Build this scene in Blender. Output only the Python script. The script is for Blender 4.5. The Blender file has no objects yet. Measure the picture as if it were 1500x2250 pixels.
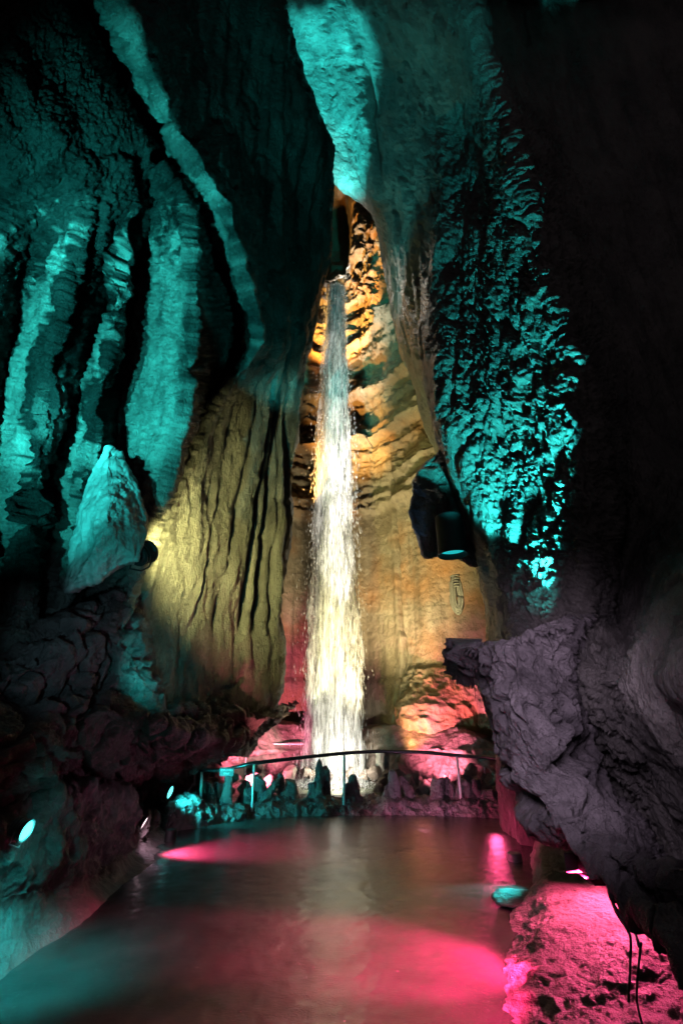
import bpy, bmesh, math, random
import numpy as np
from mathutils import Vector, Matrix

random.seed(7)
RNG = np.random.default_rng(11)
scene = bpy.context.scene
COL = scene.collection
R = math.radians

# ------------------------------------------------------------------ camera
W0, H0, F = 1500.0, 2250.0, 1100.0
TILT = math.atan(435.0 / F)
EYE = 1.7
CT, ST = math.cos(TILT), math.sin(TILT)

def P(px, py, Y):
    """point seen at picture position (px, py) standing Y metres ahead of the camera"""
    a = (np.asarray(px, float) - W0 / 2) / F
    b = (H0 / 2 - np.asarray(py, float)) / F
    dy = CT - b * ST
    dz = ST + b * CT
    t = np.asarray(Y, float) / dy
    return np.stack([a * t, dy * t, EYE + dz * t], axis=-1)

def G(px, py, z=0.0):
    """point of the level z under picture position"""
    a = (px - W0 / 2) / F
    b = (H0 / 2 - py) / F
    dy = CT - b * ST
    dz = ST + b * CT
    t = (z - EYE) / dz
    return np.array([a * t, dy * t, z])

def V(a):
    return Vector((float(a[0]), float(a[1]), float(a[2])))

cam_d = bpy.data.cameras.new("camera")
cam = bpy.data.objects.new("camera", cam_d)
COL.objects.link(cam)
cam.location = (0, 0, EYE)
cam.rotation_euler = (math.pi / 2 + TILT, 0, 0)
cam_d.sensor_fit = 'VERTICAL'
cam_d.sensor_height = 36.0
cam_d.lens = 36.0 * F / H0
cam_d.clip_start = 0.05
cam_d.clip_end = 500
scene.camera = cam

# ------------------------------------------------------------------ noise
_perm = RNG.permutation(256).astype(np.int32)
_perm = np.concatenate([_perm, _perm, _perm])
_grad = RNG.normal(size=(256, 3)).astype(np.float32)
_grad /= np.linalg.norm(_grad, axis=1, keepdims=True)

def perlin(p):
    p = np.asarray(p, np.float32)
    i = np.floor(p).astype(np.int32)
    f = p - i
    u = f * f * f * (f * (f * 6 - 15) + 10)
    i &= 255
    x, y, z = i[..., 0], i[..., 1], i[..., 2]
    fx, fy, fz = f[..., 0], f[..., 1], f[..., 2]
    out = []
    for dx in (0, 1):
        a = _perm[x + dx]
        for dy in (0, 1):
            b = _perm[a + y + dy]
            for dz in (0, 1):
                g = _grad[_perm[b + z + dz]]
                out.append(g[..., 0] * (fx - dx) + g[..., 1] * (fy - dy) + g[..., 2] * (fz - dz))
    ux, uy, uz = u[..., 0], u[..., 1], u[..., 2]
    def L(a, b, t): return a + (b - a) * t
    x00 = L(out[0], out[1], uz); x01 = L(out[2], out[3], uz)
    x10 = L(out[4], out[5], uz); x11 = L(out[6], out[7], uz)
    return L(L(x00, x01, uy), L(x10, x11, uy), ux) * 1.5

def fbm(p, freq, octs=4, gain=0.5, lac=2.03, stretch=(1, 1, 1)):
    q = np.asarray(p) * np.array(stretch) * freq
    a, s = 1.0, 0
    for k in range(octs):
        s = s + a * perlin(q + 17.3 * k)
        q = q * lac; a *= gain
    return s

def ridged(p, freq, octs=4, gain=0.5, lac=2.03, stretch=(1, 1, 1)):
    q = np.asarray(p) * np.array(stretch) * freq
    a, s = 1.0, 0
    for k in range(octs):
        s = s + a * (1 - 2 * np.abs(perlin(q + 31.7 * k)))
        q = q * lac; a *= gain
    return s

_fp = RNG.random((256, 3)).astype(np.float32)
def worley(p, freq, stretch=(1, 1, 1)):
    """distance to the nearest and second nearest of scattered points"""
    q = (np.asarray(p) * np.array(stretch) * freq).astype(np.float32)
    i = np.floor(q).astype(np.int32); f = q - i
    d1 = np.full(q.shape[:-1], 9.0, np.float32); d2 = d1.copy()
    for dx in (-1, 0, 1):
        a = _perm[(i[..., 0] + dx) & 255]
        for dy in (-1, 0, 1):
            b = _perm[a + ((i[..., 1] + dy) & 255)]
            for dz in (-1, 0, 1):
                c = _fp[_perm[b + ((i[..., 2] + dz) & 255)]]
                e = c + np.array([dx, dy, dz], np.float32) - f
                d = np.sqrt((e * e).sum(-1))
                d2 = np.minimum(d2, np.maximum(d, d1)); d1 = np.minimum(d1, d)
    return d1, d2

def cracks(p, freq, w, octs=3, stretch=(1, 1, 1)):
    return np.exp(-(np.abs(fbm(p, freq, octs, stretch=stretch)) / w) ** 2)

def sstep(a, b, x):
    t = np.clip((x - a) / (b - a), 0, 1)
    return t * t * (3 - 2 * t)

def bell(x, c, w):
    return np.exp(-((x - c) / w) ** 2)

# ------------------------------------------------------------------ mesh helpers
def link(name, me, mat=None, parent=None):
    o = bpy.data.objects.new(name, me)
    COL.objects.link(o)
    if mat is not None and me is not None:
        me.materials.append(mat)
    if parent is not None:
        o.parent = parent
    return o

def tag(o, label=None, cat=None, group=None, kind=None):
    if label: o["label"] = label
    if cat: o["category"] = cat
    if group: o["group"] = group
    if kind: o["kind"] = kind
    return o

def grid_mesh(name, pts, smooth=True):
    h, w, _ = pts.shape
    me = bpy.data.meshes.new(name)
    n = h * w
    idx = np.arange(n, dtype=np.int32).reshape(h, w)
    q = np.stack([idx[:-1, :-1], idx[:-1, 1:], idx[1:, 1:], idx[1:, :-1]], -1).reshape(-1, 4)
    me.vertices.add(n)
    me.vertices.foreach_set("co", pts.reshape(-1).astype(np.float32))
    me.loops.add(q.size)
    me.loops.foreach_set("vertex_index", q.reshape(-1))
    me.polygons.add(len(q))
    me.polygons.foreach_set("loop_start", np.arange(0, q.size, 4, dtype=np.int32))
    me.polygons.foreach_set("use_smooth", np.full(len(q), smooth, dtype=bool))
    me.update(calc_edges=True)
    return me

def poly_mesh(name, verts, faces, smooth=False):
    me = bpy.data.meshes.new(name)
    me.from_pydata([tuple(map(float, v)) for v in verts], [], [tuple(int(i) for i in f) for f in faces])
    if smooth:
        me.polygons.foreach_set("use_smooth", np.ones(len(me.polygons), dtype=bool))
    me.update()
    return me

def catmull(A, u, axis, tn=0.30):
    A = np.moveaxis(A, axis, 0)
    n = len(A)
    i = np.clip(np.floor(u).astype(int), 0, n - 2)
    t = (u - i).reshape((-1,) + (1,) * (A.ndim - 1))
    E = np.concatenate([[2 * A[0] - A[1]], A, [2 * A[-1] - A[-2]]])
    p0, p1, p2, p3 = E[i], E[i + 1], E[i + 2], E[i + 3]
    m1 = tn * (p2 - p0); m2 = tn * (p3 - p1)
    t2, t3 = t * t, t * t * t
    out = (2 * t3 - 3 * t2 + 1) * p1 + (t3 - 2 * t2 + t) * m1 + (-2 * t3 + 3 * t2) * p2 + (t3 - t2) * m2
    return np.moveaxis(out, 0, axis)

def spread(lengths, n):
    c = np.concatenate([[0], np.cumsum(np.maximum(lengths, 1e-6))])
    return np.interp(np.linspace(0, c[-1], n), c, np.arange(len(c)))

def normals(pts, ref=None):
    du = np.gradient(pts, axis=1); dv = np.gradient(pts, axis=0)
    n = np.cross(du, dv)
    n /= np.linalg.norm(n, axis=-1, keepdims=True) + 1e-9
    ref = np.array([0, 0, EYE]) if ref is None else np.array(ref)
    if np.mean(np.sum(n * (ref - pts), -1)) < 0:
        n = -n
    return n

def sheet(cp, nu, nv, tn=0.30):
    """cp[row][col] = (px, py, Y) -> dense surface points and picture coordinates"""
    cp = np.array(cp, float)
    pos = P(cp[..., 0], cp[..., 1], cp[..., 2])
    d = cp[..., :2]
    lu = np.linalg.norm(np.diff(d, axis=1), axis=-1).mean(0)
    lv = np.linalg.norm(np.diff(d, axis=0), axis=-1).mean(1)
    u = spread(np.clip(lu, 15, 260), nu); v = spread(np.clip(lv, 15, 400), nv)
    A = np.concatenate([pos, d], -1)
    A = catmull(catmull(A, v, 0), u, 1, tn)
    return A[..., :3], A[..., 3], A[..., 4]

def tube(pts, r, n=10, cap=True):
    """round bar along a line of points"""
    pts = [V(p) for p in pts]
    rr = r if isinstance(r, (list, tuple, np.ndarray)) else [r] * len(pts)
    verts, faces = [], []
    up = Vector((0, 0, 1))
    prev = None
    for k, p in enumerate(pts):
        t = (pts[min(k + 1, len(pts) - 1)] - pts[max(k - 1, 0)]).normalized()
        if prev is None:
            a = up if abs(t.z) < 0.9 else Vector((1, 0, 0))
            e1 = t.cross(a).normalized()
        else:
            e1 = (prev - t * prev.dot(t)).normalized()
        prev = e1
        e2 = t.cross(e1)
        for j in range(n):
            an = 2 * math.pi * j / n
            verts.append(p + (e1 * math.cos(an) + e2 * math.sin(an)) * rr[k])
    for k in range(len(pts) - 1):
        for j in range(n):
            a = k * n + j; b = k * n + (j + 1) % n
            faces.append((a, b, b + n, a + n))
    if cap:
        faces.append(tuple(range(n))[::-1])
        faces.append(tuple(range((len(pts) - 1) * n, len(pts) * n)))
    return verts, faces

def merge(*vf):
    V_, F_ = [], []
    for v, f in vf:
        o = len(V_)
        V_ += list(v); F_ += [tuple(i + o for i in q) for q in f]
    return V_, F_

def smooth_line(pts, n=40):
    A = np.array(pts, float)
    L = np.linalg.norm(np.diff(A, axis=0), axis=-1)
    return catmull(A, spread(L, n), 0)

def lathe(profile, origin, axis, n=24):
    """(distance along axis, radius) rings"""
    ax = Vector(axis).normalized()
    a = Vector((0, 0, 1)) if abs(ax.z) < 0.9 else Vector((1, 0, 0))
    e1 = ax.cross(a).normalized(); e2 = ax.cross(e1)
    o = V(origin)
    verts, faces = [], []
    for d, r in profile:
        for j in range(n):
            t = 2 * math.pi * j / n
            verts.append(o + ax * d + (e1 * math.cos(t) + e2 * math.sin(t)) * r)
    for k in range(len(profile) - 1):
        for j in range(n):
            p = k * n + j; q = k * n + (j + 1) % n
            faces.append((p, q, q + n, p + n))
    return verts, faces

def rock_mesh(name, centre, size, rough=0.25, seed=0, sub=4, flat=0.0, rot=(0, 0, 0), freq=1.0):
    bm = bmesh.new()
    bmesh.ops.create_icosphere(bm, subdivisions=sub, radius=1.0)
    me = bpy.data.meshes.new(name)
    bm.to_mesh(me); bm.free()
    n = len(me.vertices)
    co = np.empty(n * 3, np.float32); me.vertices.foreach_get("co", co)
    co = co.reshape(-1, 3)
    rg = np.random.default_rng(seed + 100)
    # chop with random planes for broken facets
    for k in range(int(9 + 6 * flat)):
        d = rg.normal(size=3); d /= np.linalg.norm(d)
        h = rg.uniform(0.42, 0.8)
        s = co @ d
        over = np.maximum(s - h, 0)
        co = co - np.outer(over * 0.97, d)
    off = rg.uniform(-50, 50, 3)
    nn = co / (np.linalg.norm(co, axis=1, keepdims=True) + 1e-9)
    co = co + nn * (rough * 0.6 * fbm(co + off, 1.3 * freq, 3) + rough * 0.35 * fbm(co + off, 4.5 * freq, 3))[:, None]
    co = co * np.array(size)
    Rm = np.array(Matrix.Rotation(rot[2], 3, 'Z') @ Matrix.Rotation(rot[1], 3, 'Y') @ Matrix.Rotation(rot[0], 3, 'X'))
    co = co @ Rm.T + np.array(centre)
    me.vertices.foreach_set("co", co.astype(np.float32).reshape(-1))
    me.polygons.foreach_set("use_smooth", np.ones(len(me.polygons), dtype=bool))
    me.update()
    return me

# ------------------------------------------------------------------ materials
def nmat(name):
    m = bpy.data.materials.new(name)
    m.use_nodes = True
    nt = m.node_tree
    b = nt.nodes["Principled BSDF"]
    return m, nt, b

def ramp(nt, stops):
    r = nt.nodes.new("ShaderNodeValToRGB")
    el = r.color_ramp.elements
    while len(el) < len(stops): el.new(0.5)
    for e, (p, c) in zip(el, stops):
        e.position = p; e.color = (*c, 1)
    return r

def rock_mat(name, dark, light, scale=1.2, stretch=(1, 1, 1), rough=(0.35, 0.75), bump=0.5, bdist=0.04,
             fine=22.0, spec=0.5, streak=None, stain=None, paint_shade=None):
    m, nt, b = nmat(name)
    N, Lk = nt.nodes.new, nt.links.new
    tc = N("ShaderNodeTexCoord")
    mp = N("ShaderNodeMapping"); mp.inputs["Scale"].default_value = stretch
    Lk(tc.outputs["Object"], mp.inputs[0])
    n1 = N("ShaderNodeTexNoise"); n1.inputs["Scale"].default_value = scale
    n1.inputs["Detail"].default_value = 9; n1.inputs["Roughness"].default_value = 0.68
    Lk(mp.outputs[0], n1.inputs["Vector"])
    mid = tuple((a + c) / 2 for a, c in zip(dark, light))
    r1 = ramp(nt, [(0.30, dark), (0.52, mid), (0.72, light)])
    Lk(n1.outputs["Fac"], r1.inputs[0])
    colour = r1.outputs[0]
    for (col, sc, st, lo, hi, amt) in ([stain] if stain else []) + ([streak] if streak else []):
        mp2 = N("ShaderNodeMapping"); mp2.inputs["Scale"].default_value = st
        Lk(tc.outputs["Object"], mp2.inputs[0])
        n2 = N("ShaderNodeTexNoise"); n2.inputs["Scale"].default_value = sc
        n2.inputs["Detail"].default_value = 5
        Lk(mp2.outputs[0], n2.inputs["Vector"])
        r2 = ramp(nt, [(lo, (0, 0, 0)), (hi, (amt, amt, amt))])
        Lk(n2.outputs["Fac"], r2.inputs[0])
        mx = N("ShaderNodeMix"); mx.data_type = 'RGBA'
        Lk(r2.outputs[0], mx.inputs[0]); Lk(colour, mx.inputs[6])
        mx.inputs[7].default_value = (*col, 1)
        colour = mx.outputs[2]
    if paint_shade:
        at_ = N("ShaderNodeAttribute"); at_.attribute_name = 'painted_shade'  # vertex mask of shade painted into colour and gloss
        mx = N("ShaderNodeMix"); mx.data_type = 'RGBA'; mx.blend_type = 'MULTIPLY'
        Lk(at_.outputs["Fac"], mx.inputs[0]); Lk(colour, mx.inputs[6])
        mx.inputs[7].default_value = (*paint_shade, 1)
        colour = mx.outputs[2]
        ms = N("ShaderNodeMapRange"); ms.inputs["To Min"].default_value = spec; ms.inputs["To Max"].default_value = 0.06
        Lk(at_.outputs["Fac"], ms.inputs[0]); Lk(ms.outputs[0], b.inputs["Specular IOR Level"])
    Lk(colour, b.inputs["Base Color"])
    mr = N("ShaderNodeMapRange")
    mr.inputs["To Min"].default_value = rough[0]; mr.inputs["To Max"].default_value = rough[1]
    mr.inputs["From Min"].default_value = 0.3; mr.inputs["From Max"].default_value = 0.7
    Lk(n1.outputs["Fac"], mr.inputs[0]); Lk(mr.outputs[0], b.inputs["Roughness"])
    b.inputs["Specular IOR Level"].default_value = spec
    n3 = N("ShaderNodeTexNoise"); n3.inputs["Scale"].default_value = fine
    n3.inputs["Detail"].default_value = 7; n3.inputs["Roughness"].default_value = 0.7
    Lk(mp.outputs[0], n3.inputs["Vector"])
    n4 = N("ShaderNodeTexNoise"); n4.inputs["Scale"].default_value = fine * .28
    n4.inputs["Detail"].default_value = 6; n4.inputs["Roughness"].default_value = 0.72
    Lk(mp.outputs[0], n4.inputs["Vector"])
    bp0 = N("ShaderNodeBump"); bp0.inputs["Strength"].default_value = min(1, bump * 1.3)
    bp0.inputs["Distance"].default_value = bdist * 3.0
    Lk(n4.outputs["Fac"], bp0.inputs["Height"])
    bp = N("ShaderNodeBump"); bp.inputs["Strength"].default_value = min(1, bump * 1.3)
    bp.inputs["Distance"].default_value = bdist * 1.3
    Lk(bp0.outputs[0], bp.inputs["Normal"])
    Lk(n3.outputs["Fac"], bp.inputs["Height"])
    Lk(bp.outputs[0], b.inputs["Normal"])
    return m

def plain(name, col, rough=0.5, metal=0.0, noise=0.15, nscale=30, bump=0.1, emit=None, estr=0):
    m, nt, b = nmat(name)
    N, Lk = nt.nodes.new, nt.links.new
    tc = N("ShaderNodeTexCoord")
    n1 = N("ShaderNodeTexNoise"); n1.inputs["Scale"].default_value = nscale
    n1.inputs["Detail"].default_value = 4
    Lk(tc.outputs["Object"], n1.inputs["Vector"])
    r1 = ramp(nt, [(0.3, tuple(c * (1 - noise) for c in col)), (0.7, tuple(min(1, c * (1 + noise)) for c in col))])
    Lk(n1.outputs["Fac"], r1.inputs[0]); Lk(r1.outputs[0], b.inputs["Base Color"])
    b.inputs["Roughness"].default_value = rough
    b.inputs["Metallic"].default_value = metal
    if bump:
        bp = N("ShaderNodeBump"); bp.inputs["Strength"].default_value = bump; bp.inputs["Distance"].default_value = 0.005
        Lk(n1.outputs["Fac"], bp.inputs["Height"]); Lk(bp.outputs[0], b.inputs["Normal"])
    if emit:
        b.inputs["Emission Color"].default_value = (*emit, 1)
        b.inputs["Emission Strength"].default_value = estr
    return m

M = {}
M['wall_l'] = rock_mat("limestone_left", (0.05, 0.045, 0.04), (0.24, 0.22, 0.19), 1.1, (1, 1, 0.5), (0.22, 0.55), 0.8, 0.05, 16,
                       streak=((0.02, 0.018, 0.016), 2.2, (1.6, 1.6, 0.12), 0.52, 0.68, 0.75), paint_shade=(.10, .10, .105), spec=.6)
M['wall_r'] = rock_mat("limestone_right", (0.08, 0.08, 0.075), (0.33, 0.31, 0.28), 1.3, (1, 1, 0.5), (0.22, 0.55), 0.8, 0.04, 18,
                       streak=((0.03, 0.028, 0.03), 1.6, (1.5, 1.5, 0.2), 0.54, 0.72, 0.6))
M['back'] = rock_mat("sandy_limestone", (0.20, 0.15, 0.09), (0.42, 0.36, 0.25), 1.6, (1, 1, 0.6), (0.5, 0.85), 0.55, 0.035, 14,
                     stain=((0.42, 0.17, 0.035), 0.55, (1, 1, 1.0), 0.48, 0.70, 0.85),
                     streak=((0.10, 0.085, 0.05), 1.8, (2.2, 2.2, 0.15), 0.54, 0.70, 0.55))
M['low'] = rock_mat("damp_rock", (0.05, 0.035, 0.035), (0.22, 0.17, 0.16), 2.0, (1, 1, 1), (0.3, 0.7), 0.8, 0.04, 16)
M['bank'] = rock_mat("mud_bank", (0.05, 0.045, 0.045), (0.18, 0.155, 0.15), 2.4, (1, 1, 1), (0.25, 0.6), 0.6, 0.03, 14)
M['column'] = rock_mat("grey_flowstone", (0.04, 0.037, 0.04), (0.42, 0.38, 0.39), 1.7, (1, 1, 1), (0.4, 0.8), 0.9, 0.04, 13)
M['boulder'] = rock_mat("smooth_limestone", (0.16, 0.16, 0.15), (0.45, 0.44, 0.42), 2.2, (1, 1, 1), (0.3, 0.6), 0.35, 0.03, 10,
                        stain=((0.75, 0.75, 0.72), 3.0, (1, 1, 2.0), 0.60, 0.75, 0.6))
M['stal'] = rock_mat("wet_stalagmite", (0.06, 0.05, 0.055), (0.24, 0.2, 0.2), 5.0, (1, 1, 0.6), (0.18, 0.5), 0.8, 0.025, 26)
M['rubble'] = rock_mat("broken_stone", (0.12, 0.09, 0.07), (0.42, 0.34, 0.28), 4.0, (1, 1, 1), (0.3, 0.7), 0.6, 0.03, 20)
M['pale'] = rock_mat("pale_calcite", (0.4, 0.36, 0.28), (0.72, 0.68, 0.58), 5.0, (1, 1, 1), (0.3, 0.6), 0.5, 0.02, 20)
M['mound'] = rock_mat("sandy_mound", (0.15, 0.12, 0.11), (0.42, 0.36, 0.33), 3.2, (1, 1, 2.2), (0.3, 0.65), 0.8, 0.03, 12,
                      stain=((0.05, 0.03, 0.03), 6.0, (0.7, 1, 3.0), 0.60, 0.70, 0.7))
M['steel'] = plain("grey_painted_steel", (0.6, 0.6, 0.6), 0.3, 0.0, 0.1, 60, 0.05)
M['dark_steel'] = plain("dark_handrail", (0.05, 0.05, 0.055), 0.3, 0.8, 0.2, 40, 0.05)
M['black'] = plain("black_enamel", (0.006, 0.006, 0.007), 0.6, 0.0, 0.3, 40, 0.1)
M['grey_metal'] = plain("lamp_housing_grey", (0.22, 0.23, 0.24), 0.4, 0.6, 0.2, 40, 0.1)
M['rope'] = plain("rope_fibre", (0.55, 0.5, 0.3), 0.8, 0.0, 0.3, 120, 0.5)
M['cable'] = plain("cable_rubber", (0.015, 0.015, 0.016), 0.5, 0.0, 0.2, 40, 0.1)
M['tubing'] = plain("plastic_tubing", (0.35, 0.45, 0.46), 0.25, 0.0, 0.2, 40, 0.1)
M['sign'] = plain("sign_green", (0.015, 0.07, 0.075), 0.45, 0.0, 0.15, 60, 0.05)
M['letter'] = plain("sign_lettering", (0.7, 0.75, 0.74), 0.5, 0.0, 0.05, 60, 0.0)
M['disc'] = plain("disc_enamel", (0.25, 0.5, 0.5), 0.4, 0.0, 0.25, 30, 0.1)
def lens(name, col, s):
    return plain(name, tuple(min(1, c) for c in col), 0.3, 0, 0, 10, 0, emit=col, estr=s)
M['lens_teal'] = lens("lamp_lens_teal", (0.12, 0.9, 0.85), 2.6)
M['lens_dim'] = lens('lamp_lens_dim', (0.02, 0.6, 0.62), .8)
M['lens_white'] = lens("lamp_lens_white", (1.0, 0.7, 0.8), 3)
M['lens_yellow'] = lens("lamp_lens_yellow", (1.0, 0.9, 0.5), 4)
M['lens_pink'] = lens("lamp_lens_pink", (1.0, 0.25, 0.4), 5)

# wet floor
def floor_mat():
    m, nt, b = nmat("wet_concrete")
    N, Lk = nt.nodes.new, nt.links.new
    tc = N("ShaderNodeTexCoord")
    n1 = N("ShaderNodeTexNoise"); n1.inputs["Scale"].default_value = 0.9; n1.inputs["Detail"].default_value = 8
    n1.inputs["Roughness"].default_value = 0.65
    Lk(tc.outputs["Object"], n1.inputs["Vector"])
    r1 = ramp(nt, [(0.3, (0.018, 0.016, 0.016)), (0.7, (0.06, 0.053, 0.052))])
    Lk(n1.outputs["Fac"], r1.inputs[0])
    sp = N("ShaderNodeTexNoise"); sp.inputs["Scale"].default_value = 34; sp.inputs["Detail"].default_value = 3
    Lk(tc.outputs["Object"], sp.inputs["Vector"])
    r2 = ramp(nt, [(0.70, (0, 0, 0)), (0.76, (0.55, 0.55, 0.55))])
    Lk(sp.outputs["Fac"], r2.inputs[0])
    mx = N("ShaderNodeMix"); mx.data_type = 'RGBA'
    Lk(r2.outputs[0], mx.inputs[0]); Lk(r1.outputs[0], mx.inputs[6]); mx.inputs[7].default_value = (0.4, 0.37, 0.35, 1)
    Lk(mx.outputs[2], b.inputs["Base Color"])
    mr = N("ShaderNodeMapRange"); mr.inputs["From Min"].default_value = 0.35; mr.inputs["From Max"].default_value = 0.65
    mr.inputs["To Min"].default_value = 0.10; mr.inputs["To Max"].default_value = 0.20
    Lk(n1.outputs["Fac"], mr.inputs[0]); Lk(mr.outputs[0], b.inputs["Roughness"])
    b.inputs["Coat Weight"].default_value = 0.35; b.inputs["Coat Roughness"].default_value = 0.2
    n3 = N("ShaderNodeTexNoise"); n3.inputs["Scale"].default_value = 13; n3.inputs["Detail"].default_value = 8
    n3.inputs["Roughness"].default_value = 0.75
    Lk(tc.outputs["Object"], n3.inputs["Vector"])
    n5 = N("ShaderNodeTexNoise"); n5.inputs["Scale"].default_value = 75; n5.inputs["Detail"].default_value = 4
    Lk(tc.outputs["Object"], n5.inputs["Vector"])
    bq = N("ShaderNodeBump"); bq.inputs["Strength"].default_value = 0.6; bq.inputs["Distance"].default_value = 0.01
    Lk(n5.outputs["Fac"], bq.inputs["Height"])
    bp = N("ShaderNodeBump"); bp.inputs["Strength"].default_value = 0.3; bp.inputs["Distance"].default_value = 0.02
    Lk(bq.outputs[0], bp.inputs["Normal"])
    Lk(n3.outputs["Fac"], bp.inputs["Height"]); Lk(bp.outputs[0], b.inputs["Normal"])
    return m
M['floor'] = floor_mat()

def water_mat():
    m, nt, b = nmat("pool_water")
    N, Lk = nt.nodes.new, nt.links.new
    b.inputs["Base Color"].default_value = (0.42, 0.45, 0.33, 1)
    b.inputs["Roughness"].default_value = 0.12
    n3 = N("ShaderNodeTexNoise"); n3.inputs["Scale"].default_value = 5; n3.inputs["Detail"].default_value = 5
    tc = N("ShaderNodeTexCoord"); Lk(tc.outputs["Object"], n3.inputs["Vector"])
    bp = N("ShaderNodeBump"); bp.inputs["Strength"].default_value = 0.6; bp.inputs["Distance"].default_value = 0.05
    Lk(n3.outputs["Fac"], bp.inputs["Height"]); Lk(bp.outputs[0], b.inputs["Normal"])
    return m
M['water'] = water_mat()

def fall_mat():
    m = bpy.data.materials.new("falling_water"); m.use_nodes = True
    nt = m.node_tree; nt.nodes.clear()
    N, Lk = nt.nodes.new, nt.links.new
    out = N("ShaderNodeOutputMaterial")
    d = N("ShaderNodeBsdfDiffuse"); d.inputs[0].default_value = (0.92, 0.92, 0.9, 1)
    t = N("ShaderNodeBsdfTranslucent"); t.inputs[0].default_value = (0.92, 0.92, 0.9, 1)
    tr = N("ShaderNodeBsdfTransparent")
    a = N("ShaderNodeMixShader"); a.inputs[0].default_value = 0.45
    Lk(d.outputs[0], a.inputs[1]); Lk(t.outputs[0], a.inputs[2])
    c = N("ShaderNodeMixShader"); c.inputs[0].default_value = 0.8
    Lk(tr.outputs[0], c.inputs[1]); Lk(a.outputs[0], c.inputs[2])
    Lk(c.outputs[0], out.inputs[0])
    return m
M['fall'] = fall_mat()
def veil_mat():
    m = bpy.data.materials.new("water_veil"); m.use_nodes = True
    nt = m.node_tree; nt.nodes.clear()
    N, Lk = nt.nodes.new, nt.links.new
    out = N("ShaderNodeOutputMaterial")
    d = N("ShaderNodeBsdfDiffuse"); d.inputs[0].default_value = (0.92, 0.92, 0.9, 1)
    t = N("ShaderNodeBsdfTranslucent"); t.inputs[0].default_value = (0.92, 0.92, 0.9, 1)
    tr = N("ShaderNodeBsdfTransparent")
    a = N("ShaderNodeMixShader"); a.inputs[0].default_value = 0.5
    Lk(d.outputs[0], a.inputs[1]); Lk(t.outputs[0], a.inputs[2])
    tc = N("ShaderNodeTexCoord")
    fac = None
    for sc, st, lo, hi in ((9.0, (1, 1, .10), .36, .62), (34.0, (1, 1, .12), .34, .62)):
        mp = N("ShaderNodeMapping"); mp.inputs["Scale"].default_value = st
        Lk(tc.outputs["Object"], mp.inputs[0])
        n = N("ShaderNodeTexNoise"); n.inputs["Scale"].default_value = sc; n.inputs["Detail"].default_value = 5
        Lk(mp.outputs[0], n.inputs["Vector"])
        mr = N("ShaderNodeMapRange"); mr.inputs["From Min"].default_value = lo; mr.inputs["From Max"].default_value = hi
        Lk(n.outputs["Fac"], mr.inputs[0])
        if fac is None: fac = mr.outputs[0]
        else:
            mu = N("ShaderNodeMath"); mu.operation = 'MULTIPLY'
            Lk(fac, mu.inputs[0]); Lk(mr.outputs[0], mu.inputs[1]); fac = mu.outputs[0]
    mu = N("ShaderNodeMath"); mu.operation = 'MULTIPLY'; mu.inputs[1].default_value = .9
    Lk(fac, mu.inputs[0])
    c = N("ShaderNodeMixShader")
    Lk(mu.outputs[0], c.inputs[0]); Lk(tr.outputs[0], c.inputs[1]); Lk(a.outputs[0], c.inputs[2])
    Lk(c.outputs[0], out.inputs[0])
    return m
M['veil'] = veil_mat()

def box(c, sx_, sy_, sz_, Rm=None):
    vs = []
    for dx in (-1, 1):
        for dy in (-1, 1):
            for dz in (-1, 1):
                p_ = Vector((dx * sx_ / 2, dy * sy_ / 2, dz * sz_ / 2))
                if Rm: p_ = Rm @ p_
                vs.append(V(c) + p_)
    return vs, [(0, 1, 3, 2), (4, 6, 7, 5), (0, 4, 5, 1), (2, 3, 7, 6), (0, 2, 6, 4), (1, 5, 7, 3)]
# ================================================================== the cave walls
ROWS = [-200, 0, 150, 300, 450, 600, 750, 900, 1050, 1200, 1350, 1500, 1660]

def wall(name, cols, nu, nv, disp, mat, label, cat, rows=ROWS, kind='structure', ref=None, tn=.30):
    """cols: list of (px per row, Y per row)"""
    cp = [[(c[0][i], y, c[1][i]) for c in cols] for i, y in enumerate(rows)]
    p, px, py = sheet(cp, nu, nv, tn)
    n = normals(p, ref)
    p = p + n * disp(p, px, py)[..., None]
    o = link(name, grid_mesh(name, p), mat)
    tag(o, label, cat, None, kind)
    return o

# ---- left wall: fluted drape beside the fall, the long bright ledge, leaning ribs towards the camera
sil = [540, 605, 655, 708, 722, 697, 673, 653, 641, 633, 617, 610, 545]
silY = [6, 7, 8, 9, 10.3, 10.6, 10.8, 10.9, 10.9, 10.9, 10.9, 10.8, 10.6]
edge = [150, 252, 325, 388, 492, 532, 566, 470, 405, 352, 300, 285, 280]
edgeY = [4.4, 5, 5.6, 6.3, 7.2, 7.9, 8.5, 8.3, 7.8, 7.4, 7.1, 6.9, 6.7]
wid = [62, 62, 62, 48, 58, 30, 22, 14, 14, 18, 20, 20, 20]
sl = [e - w_ for e, w_ in zip(edge, wid)]
slY = [y + 0.5 for y in edgeY[:7]] + [y + 0.9 for y in edgeY[7:]]
edgeY = [y - 0.9 for y in edgeY[:6]] + [7.9, 8.1] + edgeY[8:]
pA = [20, 120, 200, 300, 408, 418, 425, 405, 370, 318, 270, 240, 240]
pAY = [3.7, 4.1, 4.7, 5.3, 6.0, 6.3, 6.5, 6.6, 6.5, 6.4, 6.3, 6.2, 6.2]
vA = [-50, 60, 150, 262, 326, 296, 282, 258, 240, 215, 160, 120, 100]
pB = [-90, 25, 118, 238, 288, 268, 246, 212, 200, 185, 130, 90, 60]
vB = [-150, -35, 60, 180, 250, 232, 214, 172, 118, 92, 70, 40, 10]
pC = [-210, -95, 5, 120, 178, 150, 128, 100, 66, 62, 45, 10, -20]
vC = [-280, -160, -60, 40, 80, 50, 20, -10, -10, -15, -30, -60, -80]
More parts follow.
